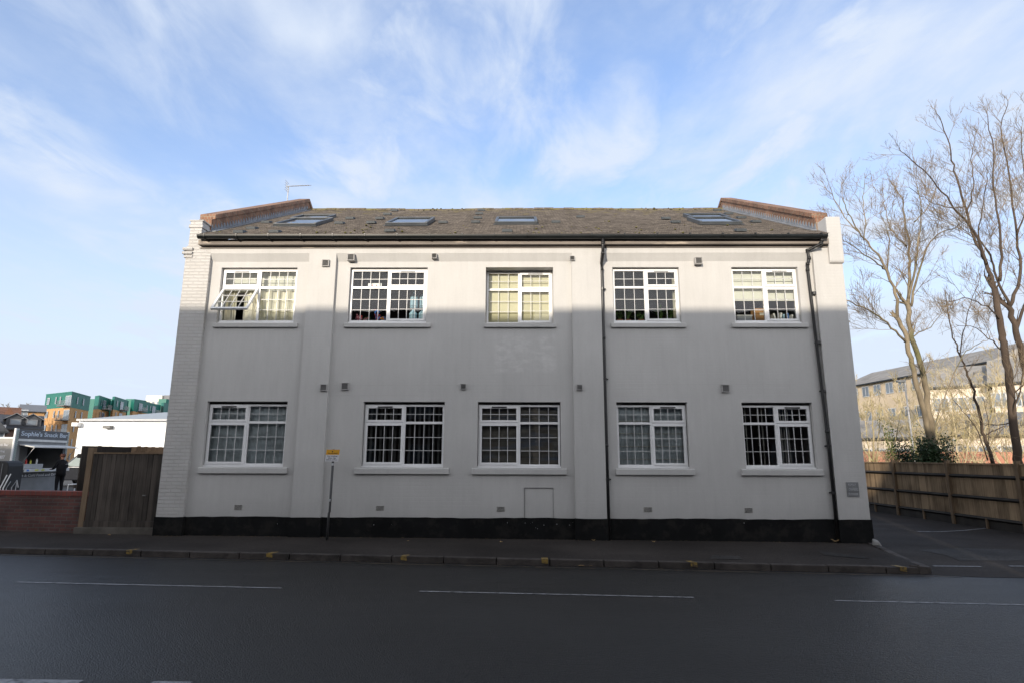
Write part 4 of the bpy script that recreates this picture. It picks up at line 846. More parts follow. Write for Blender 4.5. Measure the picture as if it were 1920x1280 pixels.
x = wx(1472, 590, 'U5'); mb = MB(); mb.box(x - .25, x + .20, yw - .06, yw + .15, z, z + .13); tag(mb.build('cardboard_tray', M['brownbox'], bevel=.004), 'low brown cardboard tray holding folders in the right half of the window', 'tray')
for i, (dx, hh, m, lab) in enumerate(((-.19, .21, 'white', 'white folder leaning at the left end of the cardboard tray'), (-.12, .23, 'white', 'tilted white booklet next to the leftmost folder'), (-.03, .19, 'paleblue', 'pale blue folder in the cardboard tray'), (.03, .21, 'ink', 'black binder between two blue folders'), (.08, .21, 'blue', 'bright blue binder in the cardboard tray'), (.14, .18, 'white', 'white folder at the right end of the tray'))):
    Mx = Matrix.Translation((x + dx, yw + .03, z + .02)) @ Matrix.Rotation(R((-14, 12, 3, 0, -4, 9)[i]), 4, 'Y'); mb = MB(Mx); mb.box(-.018, .018, -.09, .09, 0, hh + .02); tag(mb.build('folder', M[m], bevel=.003), lab, 'folder', 'folders in the cardboard tray')
# left window: card, ornaments, water bottles
c = at(703, 536.5, YB + .16); t = thing('picture_card', (c.x, YB + .16, c.z - .07), 'white picture card with a brown triangle stuck inside the pane', 'card')
mb = MB(); mb.box(c.x - .155, c.x + .155, YB + .155, YB + .16, c.z - .06, c.z + .06); mb.build('card', M['white'], t)
mb = MB(); mb.prism([(c.x + .01, YB + .153, c.z - .05), (c.x + .07, YB + .153, c.z - .05), (c.x + .04, YB + .153, c.z + .035)], (0, .001, 0)); mb.build('drawing', M['brownbox'], t); mb = MB(); mb.box(c.x - .06, c.x - .05, YB + .153, YB + .154, c.z - .03, c.z + .03); mb.build('drawing', M['red'], t)
z = RECT['U2'][2] + .036
for px, py, cs, lab in ((672, 590, ('pink', 'red', 'leaf'), 'bunch of red and pink flowers at the left end of its window board'), (686, 596, ('leaf', 'pink', 'white'), 'low bunch of pink and white flowers, second from the left'), (706, 580, ('blue', 'red', 'pink'), 'tall blue and red ornament by the mullion'), (716, 595, ('orange', 'blue', 'white'), 'short orange and blue ornament beside the mullion')):
    x = wx(px, py, 'U2'); h = (604 - py) * .0115 + .06; t = thing('ornament', (x, yw, z), lab, 'ornament', 'colourful ornaments on the window board')
    mb = MB(); mb.lathe([(.03, 0), (.045, .04), (.03, .09), (.036, .10)], (x, yw, z), 12); mb.build('vase', M[cs[2]], t)
    for ci in (0, 1):
        mb = MB()
        for i in range(13):
            a = rl.uniform(0, 6.28); rr = rl.uniform(.01, .08); cc = (x + rr * math.cos(a), yw + rr * math.sin(a) * .6, z + rl.uniform(.08, h)); s = rl.uniform(.012, .024); mb.lathe([(s * .3, -s), (s, 0), (s * .5, s)], cc, 7)
            mb.tube([(x, yw, z + .08), cc], .002, 3)
        mb.build('blooms', M[cs[ci]], t)
for i, (px, dz, lab) in enumerate(((772, 0, 'lower left blue water bottle of the four stacked in the window'), (790, 0, 'lower right blue water bottle of the four stacked in the window'), (773, .40, 'upper left blue water bottle of the four stacked in the window'), (791, .40, 'upper right blue water bottle of the four stacked in the window'))):
    x = wx(px, 585, 'U2'); mb = MB(); r = .092; mb.lathe([(r * .9, 0), (r, .02), (r, .10), (r * .95, .11), (r, .12), (r, .20), (r * .95, .21), (r, .22), (r, .28), (r * .5, .34), (r * .3, .35), (r * .3, .385)], (x, yw + .12, z + dz), 18)
    tag(mb.build('water_bottle', M['paleblue'], smooth=True), lab, 'bottle', 'blue water bottles in the window')

# ------------------------------------------------------------------ left: wall, gate, fence
a, b = Vector((-33.5, 15.76, 0)), Vector((-9.13, 12.86, 0)); dv = (b - a).normalized(); nv = Vector((-dv.y, dv.x, 0))
wtop = at(80, 919, 13.1).z
bw = thing('brick_wall', (-11.3, 13.1, .05), 'low dark red brick wall with a brighter brick capping', 'wall')
mb = MB(); mb.prism([a + Vector((0, 0, -.1)), b + Vector((0, 0, -.1)), b + nv * .22 + Vector((0, 0, -.1)), a + nv * .22 + Vector((0, 0, -.1))], (0, 0, wtop - .10 + .1)); mb.build('wall', M['redbrick'], bw)
o3 = nv * -.012; mb = MB(); mb.prism([a + o3 + Vector((0, 0, wtop - .10)), b + o3 + dv * .01 + Vector((0, 0, wtop - .10)), b + nv * .235 + dv * .01 + Vector((0, 0, wtop - .10)), a + nv * .235 + Vector((0, 0, wtop - .10))], (0, 0, .10)); mb.build('capping', M['coping'], bw, bevel=.012)
gl, gr = at(176, 850, 12.84), at(304, 851, 12.84)
gt = thing('timber_gate', ((gl.x + gr.x) / 2, 12.85, .05), 'tall weathered grey brown board gate between the brick wall and the building', 'gate')
mb = MB(); x = gl.x
gxr = XL - .01
while x < gxr - .02:
    x1 = min(x + .1, gxr); mb.box(x, x1 - .006, 12.85 + random.uniform(-.004, .004), 12.872, .30, gl.z + random.uniform(-.006, .004)); x = x1
mb.build('boards', M['gtimber'], gt)
mb = MB(); mb.box(gl.x - .01, gxr, 12.835, 12.89, gl.z + .002, gl.z + .035); mb.build('capping_rail', M['post'], gt)
mb = MB(); mb.box(gl.x, gxr, 12.876, 12.93, 1.3, 1.39); mb.box(gl.x, gxr, 12.876, 12.93, .5, .59); mb.build('rail', M['gtimber'], gt)
mb = MB(); mb.box(gl.x - .19, gxr, 12.80, 12.94, -.1, .17); mb.build('concrete_base', M['gravelboard'], gt, bevel=.01); mb = MB(); mb.box(gl.x - .02, gxr, 12.83, 12.93, .171, .295); mb.build('bottom_board', M['gtimber'], gt)
x = at(268, 928, 12.8).x; z = at(268, 928, 12.8).z; mb = MB(); mb.box(x - .035, x + .035, 12.83, 12.846, z - .012, z + .012); mb.tube([(x + .03, 12.82, z), (x + .03, 12.845, z)], .012, 8); mb.build('latch', M['darkgrey'], gt)
pz = at(172, 838, 12.9).z; mb = MB(); mb.box(gl.x - .15, gl.x - .035, 12.86, 12.97, -.1, pz); mb.build('gate_post', M['post'], gt)
# second board fence, behind, running back from the street and across the yard
q = thing('yard_fence', at(160, 915, 13.6), 'dark board fence panel seen edge on behind the gate post', 'fence')
xq = at(158, 870, 13.35).x; zq = at(160, 835, 13.35).z
mb = MB()
for i in range(14): mb.box(xq + .004 * (i % 2), xq + .022, 13.2 + i * .12, 13.315 + i * .12, .08, zq)
mb.build('boards', M['gtimber'], q); mb = MB()
for i in range(3): mb.box(xq - .075, xq, 13.2, 14.9, .3 + i * .65, .38 + i * .65)
mb.build('rail', M['gtimber'], q)
q = thing('rear_board_fence', (-10, 16, .05), 'brown lit board fence behind the gate, only its top edge showing', 'fence')
zz = at(250, 836, 16.4).z; mb = MB(); x = at(170, 836, 16.4).x
while x < XL: mb.box(x, x + .095, 16.4, 16.42, .05, zz + random.uniform(-.02, .02)); x += .1
mb.build('boards', M['btimber'], q); mb = MB(); mb.box(at(170, 836, 16.4).x, XL, 16.34, 16.39, zz - .2, zz - .12); mb.build('rail', M['btimber'], q)

# ------------------------------------------------------------------ snack bar trailer, customer, car, sundries in the car park
YS = 24.
def S(px, py, y=YS): return at(px, py, y)
LT = 3.45
TM = Matrix.Translation((-20.56, 24.0, gz(-20))) @ Matrix.Rotation(R(97), 4, 'Z')
def TL(x, y, z): return TM @ Vector((x, y, z))
zt = 2.63; RZ = R(97)
sb = thing('snack_bar_trailer', TL(1.7, 1, 0), 'grey snack bar trailer with an open serving hatch, awning and lettered sign', 'trailer')
simple('trailergrey', (.21, .215, .22)); simple('endgrey', (.30, .29, .27)); simple('dotgreen', (.07, .17, .15)); simple('dotwhite', (.6, .62, .6)); simple('trailerwhite', (.62, .62, .60)); simple('signgrey', (.10, .105, .115)); simple('letter', (.55, .62, .70))
def tb(name, m, *boxes, parent=None, bevel=0):
    mb = MB(TM)
    for b in boxes: mb.box(*b)
    return mb.build(name, M[m], parent or sb, bevel=bevel)
H0, H1, Z0, Z1 = .42, LT - .22, 1.02, 1.98
tb('body', 'trailergrey', (0, LT, .0, .05, .30, Z0), (0, LT, .0, .05, Z1, 2.24), (0, H0, .0, .05, Z0, Z1), (H1, LT, 0, .05, Z0, Z1), (LT - .05, LT, .05, 2, .30, 2.24), (.05, LT - .05, 1.95, 2, .30, 2.24), (.05, LT - .05, .05, 1.95, .30, .38), (-.0, LT, .001, 2.0, 2.241, 2.29))
en = tb('end_wall', 'endgrey', (-.03, .0, .02, 2.0, .30, 2.24))
text("Sophie's Snack Bar", .2, M['signwhite'], 'lettering', en, TL(-.036, .62, 1.98), .92, bold=.006, height=.13, rotz=R(7)); text('mobile catering', .2, M['signwhite'], 'lettering', en, TL(-.036, .66, 1.73), .8, bold=.006, height=.10, rotz=R(7)); text('07700 900407', .2, M['signwhite'], 'lettering', en, TL(-.036, .62, 1.50), .8, bold=.01, height=.15, rotz=R(7))
tb('end_trim', 'white', (-.04, -.0, .0, 2.02, 2.242, 2.30), (-.05, -.0, -.045, .018, .30, 2.66))
fsn = tb('fascia_sign', 'signgrey', (.16, LT - .12, -.05, -.001, 2.25, zt))
text("Sophie's Snack Bar", .3, M['letter'], 'lettering', fsn, TL(LT / 2 + .05, -.058, 2.44), LT - .42, bold=.006, height=.25, rotz=RZ)
tb('trim', 'trailerwhite', (.16, LT - .12, -.06, -.001, 2.15, 2.245))
for a, b in ((0.002, .158), (LT - .118, LT)):
    pl = tb('dotted_strip', 'dotwhite', (a, b, -.04, -.001, .42, zt + .02)); mb = MB(TM); r = .018; zr = .45; row = 0
    while zr < zt:
        for j in range(3):
            cx = a + .022 + j * .045 + (.022 if row % 2 else 0)
            if cx + r < b: mb.add([(cx + r * math.cos(t * math.pi / 3), -.043, zr + r * math.sin(t * math.pi / 3)) for t in range(6)], [tuple(range(6))])
        zr += .042; row += 1
    mb.build('dots', M['dotgreen'], pl)
mb = MB(TM); mb.prism([(H0 - .1, y, z) for y, z in ((-.02, 2.03), (-.60, 1.93), (-.60, 1.89), (-.02, 1.985))], (H1 - H0 + .2, 0, 0)); mb.build('awning_flap', M['trailerwhite'], sb)
for x in (H0, H1 - .06): mb = MB(TM); mb.tube([(x, -.55, 1.90), (x, -.02, 1.06)], .012, 6); mb.build('awning_strut', M['alu'], sb)
ct = tb('counter', 'trailerwhite', (H0 - .1, H1 + .05, -.34, .1, 1.00, 1.03), (H0 - .1, H1 + .05, -.345, -.33, .90, 1.03))
for dx, wd, m in ((.05, .14, 'blue'), (.55, .22, 'paleyellow'), (.95, .2, 'paleyellow')): tb('sticker', m, (H0 + dx, H0 + dx + wd, -.349, -.346, .93, 1.0), parent=ct)
dc = tb('display_case', 'lightgrey', (H0 + .1, H0 + 1.25, -.2, .05, 1.035, 1.22), bevel=.01); dc.parent = None; dc.location = W['display_case']; tag(dc, 'pale glazed display case on the snack bar counter', 'display case')
for i, (dx, m, h, lab) in enumerate(((.35, 'red', .2, 'red sauce bottle on the snack bar display case'), (.62, 'paleyellow', .17, 'yellow sauce bottle on the snack bar display case'), (1.0, 'white', .22, 'white cup stack on the snack bar display case'))):
    mb = MB(TM); mb.lathe([(.035, 0), (.035, h * .7), (.015, h * .85), (.012, h)], (H0 + dx, -.08, 1.222), 10); tag(mb.build('sauce_bottle' if i < 2 else 'cup_stack', M[m]), lab, 'bottle' if i < 2 else 'cups')
ls = tb('lower_sign', 'signgrey', (.25, LT - .16, -.02, -.001, .66, .84)); text('Hot & Cold Food and Drinks', .2, M['signwhite'], 'lettering', ls, TL(LT / 2 + .1, -.026, .75), LT - .7, bold=.006, height=.11, rotz=RZ)
tb('cupboard', 'darkgrey', (.5, 1.8, 1.4, 1.9, .39, 1.7)); tb('fridge', 'lightgrey', (2.3, 2.9, 1.3, 1.9, .39, 1.95))
tb('skirt', 'trailergrey', (.16, LT - .12, -.012, .0, .06, .64))
for x in (1.3, 2.0):
    mb = MB(TM); mb.tube([(x, .06, .28), (x, .22, .28)], .27, 18); mb.build('wheel', M['tyre'], sb)
for x in (.15, LT - .15): tb('corner_leg', 'alu', (x - .03, x + .03, .1, .16, .0, .31))
c = S(2, 905, 22.9); t = thing('black_bin', (c.x - .1, 22.9, .08), 'dark rounded bin in front of the trailer end wall at the left edge', 'bin')
zt_ = S(5, 863, 22.6).z; xr = S(15, 880, 22.6).x
mb = MB(); mb.prism([(xr - .9, 22.6, .1), (xr - .02, 22.6, .1), (xr, 22.6, .5), (xr, 22.6, zt_ - .2), (xr - .06, 22.6, zt_ - .06), (xr - .2, 22.6, zt_), (xr - .9, 22.6, zt_)], (0, .7, 0)); mb.build('body', M['black'], t, bevel=.03)
mb = MB(); mb.box(xr - .24, xr - .22, 22.58, 22.598, .3, zt_ - .1); mb.build('seam', M['grey'], t)
# folding trestles with white bars
for i, (xa_, xb_, lab) in enumerate(((0, 13, 'left of the two white folding frames leaning by the bin'), (6, 20, 'right of the two white folding frames leaning by the bin'))):
    t = thing('folding_frame', (S(xa_, 914, 21.5).x, 21.5, .08), lab, 'folding frame', 'white folding frames')
    for dy in (0, .5):
        mb = MB(); p, q = S(xa_, 914, 21.5 + dy), S(xb_, 890 - i * 2, 21.6 + dy); mb.tube([(p.x, p.y, .08), p, q], .018, 8); mb.build('leg', M['white'], t)
    mb = MB(); mb.tube([S(xb_, 890 - i * 2, 21.6), S(xb_, 890 - i * 2, 22.1) * 1], .018, 8); mb.build('top_rail', M['white'], t)
t = thing('grey_trestle', (S(28, 914, 21.8).x, 21.8, .08), 'thin grey metal trestle in front of the trailer', 'trestle')
for p, q in ((S(22, 913, 21.8), S(32, 899, 21.8)), (S(12, 914, 21.8), S(20, 902, 21.8)), (S(32, 899, 21.8), S(34, 913, 21.8))): mb = MB(); mb.tube([(p.x, p.y, .08), p, q], .014, 6); mb.build('leg', M['alu'], t)
# customer: one skinned body
def person():
    c = S(110, 912, 25.6); X = c.x; Y = 25.6; Z = gz(X) - .02
    root = thing('person', (X, Y, Z), 'person in black jacket and trousers standing at the snack bar counter, back turned', 'person')
    J = {'pel': (0, 0, .95, .155), 'waist': (0, 0, 1.10, .15), 'chest': (0, .0, 1.32, .185), 'neckb': (0, .0, 1.47, .10), 'neck': (0, .01, 1.54, .055), 'head0': (0, .02, 1.60, .075), 'head1': (0, .03, 1.68, .095), 'head2': (0, .02, 1.74, .07),
         'shL': (-.17, 0, 1.42, .085), 'elL': (-.27, .05, 1.16, .06), 'wrL': (-.20, .28, 1.10, .04), 'shR': (.17, 0, 1.42, .085), 'elR': (.28, .04, 1.17, .06), 'wrR': (.20, .26, 1.08, .04),
         'hL': (-.09, 0, .86, .12), 'kL': (-.11, .01, .48, .078), 'aL': (-.12, -.03, .10, .055), 'tL': (-.13, .13, .05, .045), 'hR': (.09, 0, .86, .12), 'kR': (.11, .02, .48, .078), 'aR': (.12, -.02, .10, .055), 'tR': (.13, .14, .05, .045)}
    names = list(J); E_ = [('pel', 'waist'), ('waist', 'chest'), ('chest', 'neckb'), ('neckb', 'neck'), ('neck', 'head0'), ('head0', 'head1'), ('head1', 'head2'), ('chest', 'shL'), ('shL', 'elL'), ('elL', 'wrL'), ('chest', 'shR'), ('shR', 'elR'), ('elR', 'wrR'),
          ('pel', 'hL'), ('hL', 'kL'), ('kL', 'aL'), ('aL', 'tL'), ('pel', 'hR'), ('hR', 'kR'), ('kR', 'aR'), ('aR', 'tR')]
    for s, sg in (('L', -1), ('R', 1)):           # palm, four fingers, thumb
        w_ = J['wr' + s]; J['pa' + s] = (w_[0] - sg * .01, w_[1] + .08, w_[2] - .005, .032); names.append('pa' + s); E_.append(('wr' + s, 'pa' + s))
        for f in range(4):
            n1, n2 = f'f{f}a{s}', f'f{f}b{s}'; ox = (f - 1.5) * .021; ln = (.065, .078, .072, .055)[f]
            J[n1] = (w_[0] - sg * .01 + ox, w_[1] + .12, w_[2] - .005, .010); J[n2] = (w_[0] - sg * .01 + ox, w_[1] + .12 + ln, w_[2] - .03, .008); names += [n1, n2]; E_ += [('pa' + s, n1), (n1, n2)]
        J['th' + s] = (w_[0] - sg * .055, w_[1] + .09, w_[2] - .01, .011); J['ti' + s] = (w_[0] - sg * .06, w_[1] + .13, w_[2] - .02, .009); names += ['th' + s, 'ti' + s]; E_ += [('pa' + s, 'th' + s), ('th' + s, 'ti' + s)]
    me = bpy.data.meshes.new('body'); me.from_pydata([J[n][:3] for n in names], [(names.index(a), names.index(b)) for a, b in E_], [])
    o = bpy.data.objects.new('body', me); COL.objects.link(o); o.parent = root; o.location = (0, 0, 0)
    sk = o.modifiers.new('skin', 'SKIN')
    for i, n in enumerate(names): r = J[n][3]; me.skin_vertices[0].data[i].radius = (r, r * (.72 if n in ('pel', 'waist', 'chest') else 1)); me.skin_vertices[0].data[i].use_root = n == 'pel'
    ss = o.modifiers.new('sub', 'SUBSURF'); ss.levels = ss.render_levels = 1
    bpy.context.view_layer.update(); m2 = bpy.data.meshes.new_from_object(o.evaluated_get(bpy.context.evaluated_depsgraph_get())); o.modifiers.clear(); o.data = m2; m2.name = 'body'
    m2.materials.clear(); m2.materials.append(M['cloth']); m2.materials.append(M['skin']); m2.materials.append(M['black'])
    for p in m2.polygons:
        p.use_smooth = True; c = p.center
        p.material_index = 1 if c.z > 1.53 or (c.y > .27 and c.z > 1) else 2 if c.z < .09 else 0
    mb = MB(Matrix.Translation((X, Y, Z)))       # hair: cap of short auburn hair, ears left clear
    prof = [(.098, -.02), (.106, .03), (.100, .08), (.078, .115), (.04, .13)]
    mb.lathe(prof, (0, .015, 1.67), 14); mb.build('hair', M['hair'], root, smooth=True)
    mb = MB(Matrix.Translation((X, Y, Z))); mb.tube([(0, 0, .80), (0, 0, .95), (0, 0, 1.15), (0, 0, 1.36), (0, .0, 1.47)], [.20, .19, .195, .205, .12], 18); mb.build('jacket', M['cloth'], root, smooth=True)
    mb = MB(Matrix.Translation((X, Y, Z))); mb.lathe([(.09, 0), (.10, .03), (.085, .06)], (0, .0, 1.46), 14); mb.build('collar', M['cloth'], root)
    mb = MB(Matrix.Translation((X, Y, Z)))
    for i in range(7): mb.box(.02 + i * .018, .032 + i * .018, -.215, -.206, 1.31, 1.325 + .006 * (i % 3))
    mb.build('back_print', M['lightgrey'], root)
    mb = MB(Matrix.Translation((X, Y, Z)))
    mb.add([(-.012, .115, 1.665), (.012, .115, 1.665), (0, .145, 1.655), (0, .115, 1.695)], [(0, 1, 2), (0, 2, 3), (1, 3, 2)]); mb.build('nose', M['skin'], root)
    mb = MB(Matrix.Translation((X, Y, Z))); mb.lathe([(.008, -.02), (.018, 0), (.008, .025)], (-.10, .03, 1.675), 8); mb.lathe([(.008, -.02), (.018, 0), (.008, .025)], (.10, .03, 1.675), 8); mb.build('ears', M['skin'], root)
    root.rotation_euler.z = R(72); root.scale = (.93, .93, .93)
person()
# parked car
def car():
    YC = 31.; zg = gz(-20); xf = S(76, 880, YC).x
    root = thing('parked_car', (xf + 2.2, YC + .9, zg), 'dark estate car with a pale roof edge parked behind the snack bar', 'car')
    simple('carpaint', (.018, .020, .026), .22); M['carglass'] = mat('car_glass', (.20, .24, .22), .08, .8, var=.1)
    T = Matrix.Translation((xf, YC, zg + .0))
    prof = [(0, .35), (.02, .62), (.12, .80), (.95, .95), (1.05, .98), (4.35, 1.02), (4.5, .9), (4.52, .45), (4.4, .33), (.1, .30)]
    mb = MB(T); mb.prism([(x, 0, z) for x, z in prof], (0, 1.78, 0)); mb.build('body', M['carpaint'], root, bevel=.05)
    cab = [(1.06, .0), (1.75, .62), (4.0, .64), (4.34, .0)]
    mb = MB(T); vs = [(x, .06 + z * .16, 1.0 + z) for x, z in cab] + [(x, 1.72 - z * .16, 1.0 + z) for x, z in cab]; mb.add(vs, [(0, 1, 2, 3)[::-1], (4, 5, 6, 7), (0, 4, 5, 1), (1, 5, 6, 2), (2, 6, 7, 3)]); mb.build('cabin', M['carpaint'], root, bevel=.03)
    mb = MB(T); mb.prism([(1.22, .052, 1.03), (1.80, .13, 1.56), (2.55, .13, 1.57), (2.6, .05, 1.03)], (0, -.006, .002)); mb.prism([(2.68, .05, 1.03), (2.64, .13, 1.57), (3.85, .13, 1.57), (4.15, .05, 1.03)], (0, -.006, .002)); mb.build('side_window', M['carglass'], root)
    mb = MB(T); mb.add([(1.10, .14, 1.03), (1.70, .22, 1.57), (1.70, 1.56, 1.57), (1.10, 1.64, 1.03)], [(0, 3, 2, 1)]); o = mb.build('windscreen', M['carglass'], root); o.location.x -= .012; o.location.z += .008
    mb = MB(T); mb.tube([(1.7, .14, 1.665), (3.9, .14, 1.67)], .02, 8); mb.tube([(1.7, 1.64, 1.665), (3.9, 1.64, 1.67)], .02, 8); mb.build('roof_rail', M['alu'], root)
    mb = MB(T); mb.box(1.05, 4.3, -.012, 0, .97, .995); mb.build('window_trim', M['alu'], root)
    for xw in (.85, 3.65):
        for yw_ in (-.01, 1.6):
            mb = MB(T); mb.tube([(xw, yw_, .32), (xw, yw_ + .2, .32)], .32, 22); wh = mb.build('wheel', M['tyre'], root); mb = MB(T); mb.tube([(xw, yw_ - .008, .32), (xw, yw_, .32)], .2, 16); mb.build('hub', M['darkgrey'], wh)
    for y in (.1, 1.42): mb = MB(T); mb.box(-.004, .05, y, y + .26, .62, .75); mb.build('headlight', M['white'], root)
    mb = MB(T); mb.box(1.2, 1.36, -.16, -.01, 1.0, 1.12); mb.build('door_mirror', M['carpaint'], root, bevel=.02)
car()
# white plastic chair beside the car
p = S(143, 912, 24.2); t = thing('plastic_chair', (p.x, 24.2, gz(p.x)), 'white plastic chair between the trailer and the gate post', 'chair')
X, Z = p.x, gz(p.x)
mb = MB(); mb.box(X - .22, X + .22, 24.0, 24.42, Z + .42, Z + .45); mb.build('seat', M['white'], t, bevel=.01)
for sx_ in (-.2, .2):
    for y in (24.02, 24.4): mb = MB(); mb.tube([(X + sx_ * 1.1, y, Z), (X + sx_, y, Z + .42)], .018, 8); mb.build('leg', M['white'], t)
mb = MB(); mb.prism([(X + .2, 24.02, Z + .45), (X + .24, 24.02, Z + .45), (X + .33, 24.02, Z + .9), (X + .29, 24.02, Z + .9)], (0, .38, 0)); mb.build('backrest', M['white'], t, bevel=.01)

# ------------------------------------------------------------------ far left: shed, flats, houses
simple('shedwhite', (.80, .80, .79), .5); simple('shedroof', (.36, .39, .40), .6); simple('slate', (.055, .058, .065), .7, .4, .25); simple('slatepale', (.16, .165, .175), .7)
M['orangebrick'] = mat('orange_facing_brick', (.46, .265, .12), .85, .2, var=.12, vs=1.5, stretch=(1, 1, 3)); M['tanbrick'] = mat('tan_brick', (.33, .20, .13), .85, .2, var=.15, vs=1.5)
M['greenclad'] = mat('green_cladding', (.012, .13, .10), .5, .4, var=.08, vs=.5); M['farglass'] = mat('far_window_glass', (.16, .19, .22), .12, .8, var=.3, vs=.4); M['farframe'] = mat('far_white_frame', (.55, .55, .55), .5)
M['brownroof'] = mat('brown_tiled_roof', (.17, .085, .055), .9, .2, var=.3, vs=1); M['palewall'] = mat('pale_rendered_wall', (.62, .58, .50), .8, .2, var=.1, vs=.4); M['duskbrick'] = mat('dark_house_brick', (.16, .10, .08), .9, .2, var=.2, vs=2)
a, b = at(149, 786, 46), at(312, 785, 46); sd = thing('white_shed', (-30, 46, .08), 'long brilliant white industrial shed with a shallow grey roof', 'shed')
xe = b.x + 3
mb = MB(); mb.box(a.x, xe, 46, 68, -.1, a.z); mb.build('wall', M['shedwhite'], sd)
za = at(312, 772, 57).z; mb = MB(); mb.prism([(a.x + .0, 45.8, a.z + .02), (a.x + .0, 57, za), (a.x, 68.2, a.z + .02)], (xe - a.x, 0, 0)); mb.build('roof', M['shedroof'], sd)
mb = MB(); mb.box(a.x - .05, xe, 45.72, 45.79, a.z - .10, a.z + .06); mb.build('gutter', M['lightgrey'], sd)
p = at(204, 800, 45.9); mb = MB(); mb.box(p.x - .28, p.x + .28, 45.6, 45.99, p.z - .1, p.z + .12); mb.build('floodlight', M['darkgrey'], sd)
p = at(147, 796, 45.9); mb = MB(); mb.box(p.x - .25, p.x + .2, 45.5, 45.99, p.z - .1, p.z + .18); mb.build('alarm_box', M['white'], sd)
# apartment block: corner tower then receding wings
def window(mb_g, mb_f, p, ux, w_, h, out):
    """window of width w_ height h with foot centre p on a wall running along ux, facing out"""
    a = p - ux * w_ / 2; b = p + ux * w_ / 2; o1 = out * .03; o2 = out * .06; z = Vector((0, 0, 1))
    mb_g.quad(a + o1, b + o1, b + o1 + z * h, a + o1 + z * h); t = .09 if w_ > .8 else .06
    for u0, u1, z0, z1 in ((-w_ / 2, w_ / 2, 0, t), (-w_ / 2, w_ / 2, h - t, h), (-w_ / 2, -w_ / 2 + t, t, h - t), (w_ / 2 - t, w_ / 2, t, h - t)) + (((-t / 2, t / 2, t, h - t),) if w_ > 1.2 else ()):
        mb_f.quad(p + ux * u0 + z * z0 + o2, p + ux * u1 + z * z0 + o2, p + ux * u1 + z * z1 + o2, p + ux * u0 + z * z1 + o2)
def add_windows(parent, items, ux, out, gm='farglass', fm='farframe'):
    for p, w_, h in items:
        g, f = MB(), MB(); window(g, f, p, ux, w_, h, out); o = f.build('window', M[fm], parent); g.build('pane', M[gm], o)
ft = thing('apartment_block', (-95, 135, 0), 'orange brick apartment block with a bright green top storey and balconies', 'apartment block')
YA = 130
def wing(pa, pb, pc, ztop, name, balc, wins_l, wins_r, d=3.1):
    """a block with corner b: wall a-b faces the street side, wall b-c turns away"""
    A, B, C_ = (Vector((p.x, p.y, 0)) for p in (pa, pb, pc)); D_ = A + (C_ - B)
    zg = ztop - d - .1
    mb = MB(); mb.prism([A - Vector((0, 0, .2)), B - Vector((0, 0, .2)), C_ - Vector((0, 0, .2)), D_ - Vector((0, 0, .2))], (0, 0, zg + .2)); mb.build('brick_walls', M['orangebrick'], ft)
    cen = (A + B + C_ + D_) / 4; e = lambda p: cen + (p - cen) * 1.01 + Vector((0, 0, zg)); mb = MB(); mb.prism([e(A), e(B), e(C_), e(D_)], (0, 0, ztop - zg)); mb.build('green_storey', M['greenclad'], ft)
    e2 = lambda p: cen + (p - cen) * 1.02 + Vector((0, 0, ztop)); mb = MB(); mb.prism([e2(A), e2(B), e2(C_), e2(D_)], (0, 0, .25)); mb.build('parapet', M['greenclad'], ft)
    u1 = (B - A).normalized(); n1 = Vector((u1.y, -u1.x, 0)); u2 = (C_ - B).normalized(); n2 = Vector((u2.y, -u2.x, 0))
    L1, L2 = (B - A).length, (C_ - B).length
    for s in range(5):
        z = ztop - d * (s + 1) + .9
        add_windows(ft, [(A + u1 * L1 * f + n1 * .12 + Vector((0, 0, z)), w_, 1.5) for f, w_ in wins_l], u1, n1)
        add_windows(ft, [(B + u2 * L2 * f + n2 * .12 + Vector((0, 0, z)), w_, 1.5) for f, w_ in wins_r], u2, n2)
        if balc:
            for (f, side) in balc:
                P_, u, n = (A + u1 * L1 * f, u1, n1) if side == 0 else (B + u2 * L2 * f, u2, n2)
                zb = z - .9 + .05
                add_windows(ft, [(P_ + n * .12 + Vector((0, 0, zb + .1)), 2.6, 2.3)], u, n)
                mb = MB(); q = [P_ - u * 1.7 + n * .1, P_ + u * 1.7 + n * .1, P_ + u * 1.7 + n * 1.5, P_ - u * 1.7 + n * 1.5]; mb.prism([p + Vector((0, 0, zb)) for p in q], (0, 0, .18)); bo = mb.build('balcony', M['darkgrey'], ft)
                mb = MB(); mb.quad(*[p + Vector((0, 0, zz)) for p, zz in ((q[3], zb + .2), (q[2], zb + .2), (q[2], zb + 1.25), (q[3], zb + 1.25))]); mb.quad(*[p + Vector((0, 0, zz)) for p, zz in ((q[2], zb + .2), (q[1], zb + .2), (q[1], zb + 1.25), (q[2], zb + 1.25))]); mb.build('balustrade', M['glass'], bo)
                mb = MB()
                for t_ in range(12): r_ = q[3].lerp(q[2], t_ / 11); mb.tube([r_ + Vector((0, 0, zb + .1)), r_ + Vector((0, 0, zb + 1.25))], .03, 4)
                mb.build('railing', M['grey'], bo)
pA, pB = at(87, 740, 134), at(135, 735, 128); pC = at(170, 740, 139)
wing(pA, pB, pC, pB.z, 'a', [(.93, 0)], [(.15, 1.2), (.45, .5), (.62, .5)], [(.30, .6), (.62, .7)])
